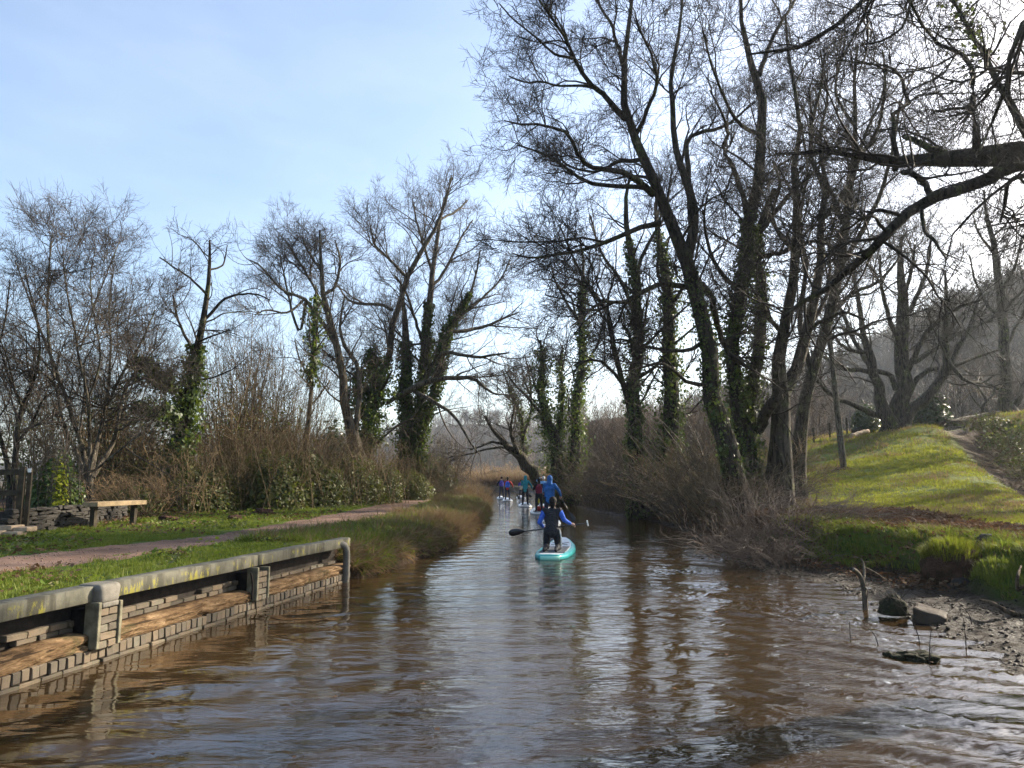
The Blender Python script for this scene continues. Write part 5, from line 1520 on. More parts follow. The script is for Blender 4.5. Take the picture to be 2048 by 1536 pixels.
M['white_paint'] = flat_mat('white_paint', (.8, .8, .78), .5, .4, .05, 5, .05)
M['earth'] = flat_mat('dug_earth', (.060, .034, .022), .95, .1, .4, 10, 1.0, .04)


def wp(s, o, z):
    p = W0 + WU * s + WN * o
    return np.array([p[0], p[1], z])


WRZ = math.atan2(WU[1], WU[0])            # local x runs along the wall, local y points to land


def rounded_box(size, bev, seg=2):
    bm = bmesh.new(); bmesh.ops.create_cube(bm, size=1)
    for v in bm.verts: v.co = Vector((v.co.x * size[0], v.co.y * size[1], v.co.z * size[2]))
    bmesh.ops.bevel(bm, geom=bm.edges[:], offset=bev, segments=seg, affect='EDGES', profile=.6)
    return bm


def bm_obj(bm, name, mats, parent=None, smooth=False):
    me = bpy.data.meshes.new(name); bm.to_mesh(me); bm.free()
    for mm in (mats if isinstance(mats, (list, tuple)) else [mats]): me.materials.append(mm)
    if smooth: me.polygons.foreach_set('use_smooth', np.ones(len(me.polygons), bool))
    return link(name, me, parent)


def px_to_s(px):
    k = (px - 1024) / FPX
    # x = k * t and y*CT.. : use the waterline intersection
    best = min(np.linspace(-3, 9, 4801), key=lambda s: abs((lambda p: p[0] / (p[1] * CT + (p[2] - CAMZ) * ST) - k)(wp(s, .03, .3))))
    return float(best)


def wall():
    rng = np.random.default_rng(5)
    root = thing('canal_wall', 'low brick canal wall with eroded timber beam, short piers and lichen stained rail', 'wall', wp(0, 0, 0), WRZ)
    L = WLEN + .05
    S0 = -4.2
    protos = []
    def brick_mesh(sz, k):
        bm = rounded_box(sz, .006, 1)
        for v in bm.verts: v.co += Vector(rng.uniform(-.0035, .0035, 3))
        me = bpy.data.meshes.new('brick'); bm.to_mesh(me); bm.free(); me.materials.append(M['brick']); return me
    sold = [brick_mesh((.082, .10, .098), k) for k in range(4)]
    stre = [brick_mesh((.212, .10, .064), k) for k in range(4)]
    thin = [brick_mesh((.212, .10, .052), k) for k in range(4)]
    half = [brick_mesh((.10, .10, .064), k) for k in range(3)]
    n = [0]
    def put(me, s, o, z, tilt=0.0):
        b = link('brick', me, root); n[0] += 1
        b.location = (s, -o, z); b.rotation_euler = (rng.normal(0, .015), rng.normal(0, .02) + tilt, rng.normal(0, .025))
    sa, sb, sc = px_to_s(213), px_to_s(522), px_to_s(690)
    # soldier course, wet course under it
    s = S0
    while s < L - .04:
        put(sold[rng.integers(4)], s, -.055 + rng.normal(0, .006), .082 + rng.normal(0, .003)); s += .0925
    s = S0 + .05
    while s < L - .1:
        put(stre[rng.integers(4)], s, -.046 + rng.normal(0, .008), -.006); s += .222
    # two courses showing above the beam, with gaps where bricks are lost
    for row, z in ((0, .300), (1, .358)):
        s = S0 + (.11 if row else 0)
        while s < L - .1:
            lost = (sa + 1.35 + row * .06 < s < sa + 1.75 and row == 1) or (s < sa - .75 - row * .02 and s > sa - 1.9) or (s > sb + .1 and row == 1)
            if not lost: put(thin[rng.integers(4)], s, -.288 + rng.normal(0, .006), z)
            s += .222
    # piers
    for sp in (sa, sb):
        for r in range(5):
            z = .165 + r * .074
            if r % 2: put(stre[rng.integers(4)], sp + .0, .0, z)
            else: put(half[rng.integers(3)], sp - .056, .0, z); put(half[rng.integers(3)], sp + .056, .0, z)
        for sd in (-.135, .135):
            h = .42 if sd < 0 else .40
            bm = rounded_box((.042, .15, h), .006, 1); o = bm_obj(bm, 'side_board', M['old_concrete'], root); o.location = (sp + sd, .01, .14 + h / 2)
        g = Geo().box((sp, .16, .30), (.22, .22, .36)); g.build('pier_core', M['mortar'], root, smooth=False)
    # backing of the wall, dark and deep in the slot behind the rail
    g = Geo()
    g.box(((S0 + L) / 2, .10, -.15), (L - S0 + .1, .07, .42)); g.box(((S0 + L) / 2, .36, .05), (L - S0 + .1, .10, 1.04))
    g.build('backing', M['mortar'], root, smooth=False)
    # timber beam in three lengths, gnawed by the water
    for a, b in ((S0, sa - .165), (sa + .165, sb - .165), (sb + .165, L - .03)):
        m = int((b - a) / .05); us = np.linspace(a, b, m)
        prof = np.array([[-.02, .134], [-.012, .150], [-.010, .168], [-.012, .186], [-.010, .204], [-.014, .222], [-.018, .240], [-.028, .256], [-.05, .270], [-.12, .280], [-.24, .282], [-.24, .134]])
        m = int((b - a) / .03); us = np.linspace(a, b, m)
        V = np.zeros((m, len(prof), 3))
        nz = fnoise(us[:, None] * 2.2 + 0 * prof[None, :, 0], prof[None, :, 1] * 18 + 0 * us[:, None], 301, 4) - .5
        n2 = np.minimum(0, fnoise(us[:, None] * 9 + 0 * prof[None, :, 0], prof[None, :, 1] * 38 + 0 * us[:, None], 305, 3) - .48)
        V[..., 0] = us[:, None]; V[..., 1] = -(prof[None, :, 0] + .05 * nz + .16 * n2); V[..., 2] = prof[None, :, 1] + .03 * nz * (prof[None, :, 1] > .2)
        i, j = np.meshgrid(np.arange(m - 1), np.arange(len(prof) - 1), indexing='ij'); k = (i * len(prof) + j).ravel()
        P = len(prof)
        Geo().add(V.reshape(-1, 3), np.stack([k, k + P, k + P + 1, k + 1], 1), [[0, q, q + 1] for q in range(1, P - 1)] + [[(m - 1) * P, (m - 1) * P + q + 1, (m - 1) * P + q] for q in range(1, P - 1)]).build('timber_beam', M['timber'], root)
    # rails
    for a, b in ((S0, sa - .02), (sa + .02, sb + .0), (sb + .006, L - .02)):
        m = max(2, int((b - a) / .12)); us = np.linspace(a, b, m)
        pr = np.array([[-.033, .562], [-.030, .566], [-.030, .698], [-.035, .703], [-.228, .703], [-.232, .698], [-.232, .562]])
        V = np.zeros((m, len(pr), 3)); V[..., 0] = us[:, None]; V[..., 1] = -pr[None, :, 0] + .006 * (fnoise(us * 3, us * 0, 311) - .5)[:, None]
        V[..., 2] = pr[None, :, 1] + .012 * (fnoise(us * 1.3, us * 0, 312) - .5)[:, None]
        P = len(pr); i, j = np.meshgrid(np.arange(m - 1), np.arange(P), indexing='ij'); i, j = i.ravel(), j.ravel(); j2 = (j + 1) % P
        Geo().add(V.reshape(-1, 3), np.stack([i * P + j, (i + 1) * P + j, (i + 1) * P + j2, i * P + j2], 1),
                  [[0, q, q + 1] for q in range(1, P - 1)] + [[(m - 1) * P, (m - 1) * P + q + 1, (m - 1) * P + q] for q in range(1, P - 1)]).build('rail', M['rail'], root, smooth=False)
    # rounded concrete cap on the near pier, flat plate on the far one, bent end post
    bm = rounded_box((.27, .29, .185), .055, 4)
    for v in bm.verts:
        if v.co.z < -.02: v.co.x *= .93
    o = bm_obj(bm, 'pier_cap', M['concrete'], root, True); o.location = (sa, .085, .625)
    bm = rounded_box((.21, .12, .05), .015, 2); o = bm_obj(bm, 'mortar_collar', M['concrete'], root, True); o.location = (sa, .0, .525)
    us = np.array([[sc - .10, .13, .62], [sc - .02, .06, .62], [sc + .05, .0, .58], [sc + .07, -.02, .48], [sc + .07, -.025, .3], [sc + .065, -.025, .1], [sc + .06, -.02, -.15]])
    c = catmull(us, 16)
    Geo().tubes(c[None], np.full((1, 16), .062), 8, cap=True).build('end_post', M['concrete'], root)
    # iron strap hanging beside the far pier
    st = catmull(np.array([[sb - .20, -.0, .50], [sb - .205, -.03, .38], [sb - .20, -.03, .26], [sb - .23, -.045, .17]]), 8)
    Geo().tubes(st[None], np.full((1, 8), .013), 5, cap=True).build('iron_strap', M['mortar'], root)
    root['kind'] = 'thing'
    return root


wall()


def plank_obj(name, c, size, rz, m, parent, bev=.008):
    o = bm_obj(rounded_box(size, bev, 2), name, M[m], parent); o.location = c; o.rotation_euler = (0, 0, rz); return o


def bench():
    p = at(196, 1003, 16.0); q = p[:2]
    u = norm(np.array([.20, .98])); n = np.array([-u[1], u[0]])     # n points to land
    c = q + u * .78 + n * .19
    root = thing('bench', 'simple backless wooden bench with thick pale plank seat, on the grass verge', 'bench', (c[0], c[1], hz(c[0], c[1])), math.atan2(u[1], u[0]))
    plank_obj('seat', (0, .10, .545), (1.58, .185, .100), 0, 'pale_wood', root); plank_obj('seat', (0, -.098, .545), (1.58, .195, .102), 0, 'pale_wood', root)
    for s in (-.66, .60):
        plank_obj('leg', (s, .0, .19), (.10, .12, .60), 0, 'old_wood', root)
    return root


bench()


def stone_wall():
    rng = np.random.default_rng(31)
    a, b = np.array([-9.75, 14.3]), np.array([-10.35, 19.6])
    u = norm(b - a); L = float(np.linalg.norm(b - a)); rz = math.atan2(u[1], u[0])
    root = thing('stone_wall', 'low dark dry stone wall running behind the bench', 'wall', (a[0], a[1], hz(*a)), rz)
    Geo().box((L / 2, .18, .12), (L - .1, .22, .66)).build('core', M['mortar'], root, smooth=False)
    ms = []
    for k in range(7):
        bm = rounded_box((.26 + .05 * (k % 3), .16, .062 + .012 * (k % 4)), .015, 1)
        for v in bm.verts: v.co += Vector(rng.uniform(-.014, .014, 3))
        me = bpy.data.meshes.new('stone'); bm.to_mesh(me); bm.free(); me.materials.append(M['stone']); ms.append(me)
    z = -.12; row = 0
    while z < .50:
        s = rng.uniform(-.1, .1)
        while s < L:
            o = link('stone', ms[rng.integers(7)], root); sc = rng.uniform(.75, 1.2)
            o.location = (s, .03 + rng.normal(0, .014), z + rng.normal(0, .006)); o.scale = (sc, 1, 1); o.rotation_euler = (rng.normal(0, .05), rng.normal(0, .04), rng.normal(0, .05))
            s += .30 * sc
        z += .082; row += 1
    root['kind'] = 'thing'
    return root


stone_wall()


def gate():
    p = at(37, 1040, 14.2)
    z0 = hz(p[0], p[1])
    root = thing('gate_fence', 'dark wooden post and rail gate end with white capped post at the picture edge', 'fence', (p[0], p[1], z0), 0)
    plank_obj('post', (0, 0, .62), (.105, .10, 1.42), .2, 'old_wood', root)
    po = plank_obj('post', (.085, .10, .60), (.075, .11, 1.40), .35, 'old_wood', root)
    cap = plank_obj('reflector', (0, -.058, .655), (.062, .012, .075), 0, 'white_paint', po, .003)
    for z in (1.24, .83, .38, .10):
        plank_obj('rail', (-1.05, -.01, z - .02), (2.0, .055, .11), .03, 'old_wood', root)
    for k, x in enumerate((-.75, -1.5)):
        plank_obj('post', (x, .07, .55), (.08, .08, 1.3), .1, 'old_wood', root)
    st = thing('stone_step', 'low step of pale sandstone blocks below the wooden gate', 'step', (p[0] - .1, p[1] - .25, z0), .1)
    rng = np.random.default_rng(8)
    for k, (x, y, z, sx, sy, sz) in enumerate(((-.75, -.28, .04, .62, .34, .16), (-.12, -.27, .04, .55, .32, .16), (.32, -.2, .03, .28, .3, .13), (-.6, .02, .155, .75, .40, .10), (.02, .03, .15, .48, .38, .10), (.38, .02, .12, .26, .36, .09))):
        o = plank_obj('stone', (x, y, z), (sx, sy, sz), rng.normal(0, .05), 'sand_stone', st, .02)


gate()


def pole():
    p = at(1687, 931, 36.5); top = at(1652, 610, 37.5)
    z0 = hz(p[0], p[1])
    root = thing('utility_pole', 'slightly leaning plain wooden pole standing alone in the sunny field', 'pole', (p[0], p[1], z0))
    d = top - np.array([p[0], p[1], z0])
    pts = np.array([[0, 0, -.3]] + [list(d * k) for k in (.0, .25, .5, .75, 1.0)])
    c = catmull(pts, 14)
    Geo().tubes(c[None], np.linspace(.165, .115, 14)[None], 12, cap=True).build('shaft', M['bark_pale'], root)
    g = Geo(); rng = np.random.default_rng(4)
    n = 46; a = np.linspace(0, 2 * math.pi, 20, endpoint=False)
    ring = [[.0, 0, .13]]
    rows = []
    for r, z in ((.15, .12), (.30, .09), (.46, .03), (.58, -.05)):
        rows.append(np.stack([np.cos(a) * r * rng.uniform(.85, 1.15, 20), np.sin(a) * r * rng.uniform(.85, 1.15, 20), z + rng.normal(0, .015, 20)], 1))
    v = np.concatenate(rows); q = []
    for k in range(3):
        for j in range(20):
            j2 = (j + 1) % 20; q.append([k * 20 + j, (k + 1) * 20 + j, (k + 1) * 20 + j2, k * 20 + j2])
    g.add(v, q).build('soil_collar', M['earth'], root)


pole()


def lump(name, label, cat, c, r, mats, seed, rough=.35, n=3, group=None, sink=.3, rz=0.0):
    bm = bmesh.new(); bmesh.ops.create_icosphere(bm, subdivisions=n, radius=1)
    for v in bm.verts:
        q = v.co * 1.6 + Vector((seed * 3.1, seed * 1.7, seed))
        f = 1 + rough * mnoise(q) + rough * .5 * mnoise(q * 2.3) + rough * .3 * mnoise(q * 5)
        v.co = Vector((v.co.x * r[0], v.co.y * r[1], v.co.z * r[2])) * f
    o = bm_obj(bm, name, M[mats], None, True)
    o.location = Vector((float(c[0]), float(c[1]), float(c[2] + r[2] * (1 - sink) - r[2] * .5))); o.rotation_euler = (0, 0, rz)
    return tag(o, label, cat, group)


# molehills on the verge
for px, py, r, lab in ((527, 1029, .26, 'large dark molehill on the sunny verge beside the towpath'), (470, 1040, .20, 'low flat molehill left of the large one, on the verge'), (335, 1040, .18, 'small molehill in the grass beyond the bench')):
    p = on(px, py, .62); lump('molehill', lab, 'molehill', (p[0], p[1], hz(p[0], p[1])), (r * 1.35, r * 1.1, r * .62), 'earth', px, .4, 4, 'molehills on the verge')
p = on(350, 1107, .62); 
lump('leaf_heap', 'dark heap of dead leaves and twigs in the grass above the rail', 'heap', (p[0], p[1], hz(p[0], p[1])), (.20, .12, .045), 'earth', 3, .6, 4)

# stones and stumps in the mud
def shore(px, py, z=.05):
    p = on(px, py, z); return np.array([p[0], p[1], max(hz(p[0], p[1]), 0.0)])


c = shore(1787, 1226)
st = thing('mossy_stump', 'round black mossy stump with twigs sprouting on top, standing in the wet mud', 'stump', c)
bm = bmesh.new(); bmesh.ops.create_icosphere(bm, subdivisions=4, radius=1)
for v in bm.verts:
    f = 1 + .18 * mnoise(v.co * 2.2) + .12 * mnoise(v.co * 6)
    v.co = Vector((v.co.x * .165, v.co.y * .15, max(v.co.z, -.3) * .17 + .085)) * f
bm_obj(bm, 'stump', M['dark_moss'], st, True)
rg = np.random.default_rng(3)
g = Geo()
for k in range(16):
    a = rg.uniform(0, 6.28); b0 = np.array([.09 * math.cos(a), .09 * math.sin(a), .20])
    e = b0 + np.array([rg.normal(0, .09), rg.normal(0, .07), rg.uniform(.05, .17)])
    cc = catmull(np.array([b0, (b0 + e) / 2 + rg.normal(0, .02, 3), e]), 5); g.tubes(cc[None], np.linspace(.006, .003, 5)[None], 4)
g.build('twigs', M['twig_grey'], st)
c = shore(1860, 1238)
bm = rounded_box((.35, .25, .19), .03, 2); bmesh.ops.subdivide_edges(bm, edges=bm.edges[:], cuts=3, use_grid_fill=True)
for v in bm.verts: v.co *= 1 + .13 * mnoise(v.co * 5) + .06 * mnoise(v.co * 15)
o = bm_obj(bm, 'square_stone', M['wet_stone'])
o.location = (c[0], c[1], c[2] + .045); o.rotation_euler = (.15, .26, -.6)
tag(o, 'tilted squared stone block lying in the wet mud beside the mossy stump', 'stone')
c = shore(1833, 1318, 0); lump('weed_clump_rock', 'low dark weed covered rock breaking the water surface near the shore', 'rock', (c[0], c[1], .0), (.19, .12, .065), 'dark_moss', 12, .55, 4, sink=.35)
c = shore(1776, 1312, 0); lump('small_rock', 'fist sized dark rock just above the water, left of the weed covered rock', 'rock', (c[0], c[1], .0), (.05, .04, .035), 'dark_moss', 14, .4, 3, sink=.3)
for px, py, r, lab in ((1925, 1162, (.20, .13, .11), 'pale flat stone bedded in the foot of the muddy bank'), (1978, 1148, (.14, .1, .10), 'small rough stone sticking out of the bank near the hanging root')):
    c = on(px, py, .22); lump('bank_stone', lab, 'stone', (c[0], c[1], hz(c[0], c[1])), r, 'stone', px, .35, 3)


def stick(name, label, pts_list, mats, root_at, radii, cat='branch'):
    root = thing(name, label, cat, root_at)
    for k, (pts, (ra, rb)) in enumerate(zip(pts_list, radii)):
        cc = catmull(np.array(pts), 12); Geo().tubes(cc[None], np.linspace(ra, rb, 12)[None], 7, cap=True).build('fork' if k else 'stem', M[mats], root, origin=root_at)
    return root


b = shore(1731, 1218, 0); tt = b[1] / ray(1731, 1218)[1]
A = lambda x, y, k=0.0: at(x, y, tt + k)
stick('forked_branch', 'bleached forked dead branch standing upright in the shallow water by the mud', [
    [A(1731, 1226), A(1729, 1190), A(1725, 1165), A(1716, 1146), A(1704, 1138, -.1)],
    [A(1725, 1165), A(1728, 1150, .1), A(1727, 1128, .2), A(1722, 1118, .2)],
    [A(1728, 1134, .2), A(1745, 1142, .3), A(1765, 1155, .5), A(1778, 1164, .6)],
    [A(1727, 1172), A(1735, 1182, -.1), A(1733, 1205, -.15)]], 'bark_pale', b, [(.036, .026), (.022, .012), (.012, .006), (.010, .005)])
b = at(2032, 1215, 8.6)
stick('bank_root', 'thick bare root curling out of the bank at the picture edge', [
    [at(2075, 1235, 8.7), at(2030, 1228, 8.5), at(2005, 1218, 8.45), at(1985, 1206, 8.6), at(1960, 1200, 8.8)],
    [at(2036, 1180, 8.8), at(2034, 1165, 8.75), at(2036, 1150, 8.8), at(2042, 1132, 9.0)],
    [at(2036, 1180, 8.8), at(2050, 1172, 8.7), at(2080, 1160, 8.8)]], 'bark_brown', b, [(.045, .015), (.024, .010), (.022, .014)], 'root')
# twigs stuck in the shallows, each its own thing
rg = np.random.default_rng(21)
for k, (px, py, hh, lx, lab) in enumerate(((1932, 1300, .30, .02, 'short upright twig in the shallow water near the bank'), (1842, 1290, .42, -.14, 'thin bent twig rising left of the weed covered rock'),
                                      (1760, 1292, .30, -.18, 'drooping twig tip in the water below the forked branch'), (1700, 1278, .18, .02, 'short black twig far out in the ripples'),
                                      (1858, 1325, .30, .05, 'twig caught on the weed covered rock'), (1945, 1255, .22, -.06, 'slanting twig in the mud beyond the square stone'))):
    c = shore(px, py, 0)
    pts = [c + np.array([0, 0, -.08]), c + np.array([lx * .3, 0, hh * .4]), c + np.array([lx, .03, hh * .8]), c + np.array([lx * 1.6, .05, hh])]
    cc = catmull(np.array(pts), 10)
    r = thing('water_twig', lab, 'twig', c, 0, 'twigs stuck in the shallows')
    g = Geo().tubes(cc[None], np.linspace(.006, .003, 10)[None], 5); g.build('stem', M['twig_dark'], r, origin=c)
    p2, r2 = grow(cc[None], np.linspace(.006, .003, 10)[None], 12, .10, .8, 4, rg, wig=.2, rmin=.0025); Geo().tubes(p2, r2, 4).build('twigs', M['twig_dark'], r, origin=c)
# the big tussock slumped off the bank
c = on(1905, 1100, .62); c[2] = hz(c[0], c[1])
tb = thing('grass_tussock', 'bright green grass tussock on a block of soil slumped from the bank', 'tussock', (c[0], c[1], .38))
bm = bmesh.new(); bmesh.ops.create_icosphere(bm, subdivisions=4, radius=1)
for v in bm.verts:
    f = 1 + .22 * mnoise(v.co * 2 + Vector((5, 1, 2))) + .1 * mnoise(v.co * 6)
    v.co = Vector((v.co.x * .46, v.co.y * .36, v.co.z * .34)) * f
bm_obj(bm, 'soil_block', M['earth'], tb, True)
g = Geo(); rt = np.random.default_rng(12)
for k in range(230):
    a, r = rt.uniform(0, 6.28), rt.random() ** .5
    x, y = .44 * r * math.cos(a), .34 * r * math.sin(a); z = .30 * math.sqrt(max(0, 1 - r * r * .9))
    n = 8; d = np.array([math.cos(a), math.sin(a)]) * (.3 + r)
    for j in range(n):
        h = rt.uniform(.10, .21); bx, by = x + rt.normal(0, .02), y + rt.normal(0, .02); dx, dy = d * h * .5 + rt.normal(0, .04, 2)
        w = .0035; px_, py_ = -dy / (abs(dx) + abs(dy) + .01) * w, dx / (abs(dx) + abs(dy) + .01) * w
        dr = -.6 * h * max(0, r - .6)
        g.add([[bx - px_, by - py_, z - .02], [bx + px_, by + py_, z - .02], [bx + dx * .5 + px_, by + dy * .5 + py_, z + h * .75 + dr * .3], [bx + dx * .5 - px_, by + dy * .5 - py_, z + h * .75 + dr * .3], [bx + dx, by + dy, z + h * .9 + dr]], [[0, 1, 2, 3]], [[3, 2, 4]])
g.build('grass', M['field_grass'], tb, smooth=False)

# log on the bank and logs by the oak
def log(name, label, a, b, ra, rb, mats='bark_brown'):
    c0 = (np.array(a) + np.array(b)) / 2
    root = thing(name, label, 'log', c0)
    mid = c0 + np.array([0, 0, .03])
    cc = catmull(np.array([a, mid, b]), 10); R = np.linspace(ra, rb, 10) * (1 + .12 * np.sin(np.arange(10) * 2.1))
    Geo().tubes(cc[None], R[None], 8, cap=True).build('stem', M[mats], root, origin=c0)
    return root


def gpt(px, t, dz):
    p = spot(px, t); return p + np.array([0, 0, dz])


log('fallen_log', 'thin fallen branch lying among the brown leaves on the bank top', gpt(1740, 16.4, .05), gpt(1785, 17.4, .05), .055, .035, 'bark_grey')
log('fallen_log', 'short dark log in the grass below the pale barked alder', gpt(1634, 20.5, .06), gpt(1688, 21.5, .06), .07, .05, 'bark_dark')
log('fallen_log', 'long bare log lying across the top of the ditch right of the oak', gpt(1890, 49.5, .3), gpt(2010, 54.5, .3), .22, .12, 'bark_pale')
log('fallen_log', 'second log lying on the long one near the oak', gpt(1900, 49.0, .65), gpt(1965, 51.5, .4), .14, .08, 'bark_grey')
log('fallen_log', 'pale log end lying left of the oak on the crest', gpt(1708, 49.0, .15), gpt(1742, 50.0, .2), .20, .16, 'sand_stone')
log('fallen_log', 'dark log beside the pale one left of the oak', gpt(1712, 50.0, .45), gpt(1735, 51.0, .4), .14, .12, 'bark_dark')
# white bottle-like scrap in the twig tangle
c = gpt(1688, 15.9, .06)
lump('white_scrap', 'small crumpled white scrap caught at the top of the twig tangle', 'litter', c, (.055, .03, .035), 'white_paint', 2, .5, 3)
# field fence far behind: posts with two wires, one thing
pts = [spot(px, t) for px, t in ((1500, 47), (1532, 48), (1565, 49), (1600, 50), (1632, 51), (1665, 52), (1700, 53))]
fr = thing('wire_fence', 'thin post and wire fence along the crest of the field, left of the oak', 'fence', pts[0])
for p in pts:
    o = plank_obj('post', tuple(p - pts[0] + np.array([0, 0, .5])), (.10, .10, 1.3), 0, 'old_wood', fr)
for hgt in (.35, .7, 1.05):
    P = np.array(pts) - pts[0] + np.array([0, 0, hgt])
    Geo().tubes(catmull(P, 30)[None], np.full((1, 30), .012), 4).build('wire', M['mortar'], fr)
pts = [spot(px, t) for px, t in ((1888, 52), (1936, 55), (1985, 58), (2050, 60))]
fr = thing('wire_fence', 'few fence posts behind the long log, between oak and straight ash', 'fence', pts[0])
for p in pts: plank_obj('post', tuple(p - pts[0] + np.array([0, 0, .6])), (.12, .12, 1.5), 0, 'old_wood', fr)
P = np.array(pts) - pts[0] + np.array([0, 0, 1.0]); Geo().tubes(catmull(P, 20)[None], np.full((1, 20), .012), 4).build('wire', M['mortar'], fr)
tree('hawthorn_tree', 'small crooked thorn tree between the oak and the straight ash', (1968, 842), 55.0, [
    (0, [(1968, 842, 8), (1967, 815, 7), (1972, 800, 6), (1960, 780, 4), (1950, 765, 3)]), (1, [(1970, 805, 5), (1985, 790, 4), (1990, 770, 3)]), (-1, [(1966, 820, 4), (1945, 795, 3), (1938, 780, 2)])],
    LV(1.0, .8, .1, .3, 2.0), 31, bark='bark_grey', twig='twig_brown')

# ------------------------------------------------------------------ paddlers, boards and paddles
def cloth(name, c, rough=.75, spec=.25):
    return flat_mat(name, c, rough, spec, .3, 6, 1.0, .04)


M['skin'] = flat_mat('skin', (.52, .32, .24), .55, .35, .08, 20, .05)
M['hair_dark'] = flat_mat('dark_hair', (.010, .008, .008), .8, .2, .3, 30, .5)
M['neoprene'] = cloth('black_neoprene', (.014, .016, .022), .6)
M['navy'] = cloth('navy_cloth', (.018, .024, .050))
M['royal'] = cloth('royal_blue_cloth', (.050, .145, .62))
M['blue_jacket'] = cloth('blue_jacket_cloth', (.022, .12, .36))
M['teal'] = cloth('teal_cloth', (.022, .25, .30))
M['red'] = cloth('red_cloth', (.52, .045, .035))
M['maroon'] = cloth('maroon_cloth', (.20, .022, .045))
M['purple'] = cloth('purple_cloth', (.075, .055, .34))
M['cream'] = cloth('cream_cloth', (.55, .44, .31))
M['white_cloth'] = cloth('white_cloth', (.72, .72, .70))
M['lightblue'] = cloth('light_blue_cloth', (.18, .42, .74))
M['board_white'] = flat_mat('board_white', (.70, .71, .70), .35, .5, .06, 4, .02)
M['board_teal'] = flat_mat('board_teal', (.02, .36, .36), .3, .5, .08, 4, .02)
M['board_mint'] = flat_mat('board_mint', (.30, .68, .52), .3, .5, .06, 4, .02)
M['deck_grey'] = flat_mat('deck_grey', (.12, .13, .14), .8, .2, .2, 20, .2)
M['black_plastic'] = flat_mat('black_plastic', (.015, .015, .018), .4, .5, .2, 9, .05)
M['yellow_plastic'] = flat_mat('yellow_plastic', (.62, .47, .03), .4, .5, .1, 9, .05)
M['alu'] = flat_mat('dull_aluminium', (.42, .42, .42), .4, .5, .1, 9, .02)


def remesh(g, name, m, parent, voxel, smooth=3):
    me = g.mesh(name + '_raw', M[m])
    tmp = bpy.data.objects.new('tmp', me); COL.objects.link(tmp)
    md = tmp.modifiers.new('r', 'REMESH'); md.mode = 'VOXEL'; md.voxel_size = voxel; md.use_smooth_shade = True
    sm = tmp.modifiers.new('s', 'SMOOTH'); sm.iterations = smooth; sm.factor = .5
    dg = bpy.context.evaluated_depsgraph_get()
    out = bpy.data.meshes.new_from_object(tmp.evaluated_get(dg))
    bpy.data.objects.remove(tmp); bpy.data.meshes.remove(me)
    out.name = name
    out.materials.clear(); out.materials.append(M[m])
    out.polygons.foreach_set('use_smooth', np.ones(len(out.polygons), bool))
    return link(name, out, parent)


def hand(g, wrist, grip, side, thumb_up=True):
    """palm, four unequal curled fingers and a thumb closing round a shaft at GRIP"""
    wrist, grip = np.array(wrist, float), np.array(grip, float)
    d = norm(grip - wrist); up = np.array([0, 0, 1.0]); sd = norm(np.cross(d, up)); up = np.cross(sd, d)
    g.capsule(wrist, wrist + d * .075, .026, .036, 10, .62)
    for k, (o, L) in enumerate(((-.030, .085), (-.010, .094), (.011, .088), (.030, .070))):
        b = wrist + d * .085 + sd * o
        p1 = b + d * L * .42 - up * .008; p2 = p1 + d * L * .18 - up * L * .30; p3 = p2 - d * L * .26 - up * L * .12
        g.capsule(b, p1, .0095, .009, 7); g.capsule(p1, p2, .009, .0085, 7); g.capsule(p2, p3, .0085, .007, 7)
    b = wrist + d * .03 - sd * .030 * side
    g.capsule(b, b - sd * .028 * side + d * .028 - up * .01, .012, .010, 7); g.capsule(b - sd * .028 * side + d * .028 - up * .01, b - sd * .016 * side + d * .062 - up * .03, .010, .008, 7)


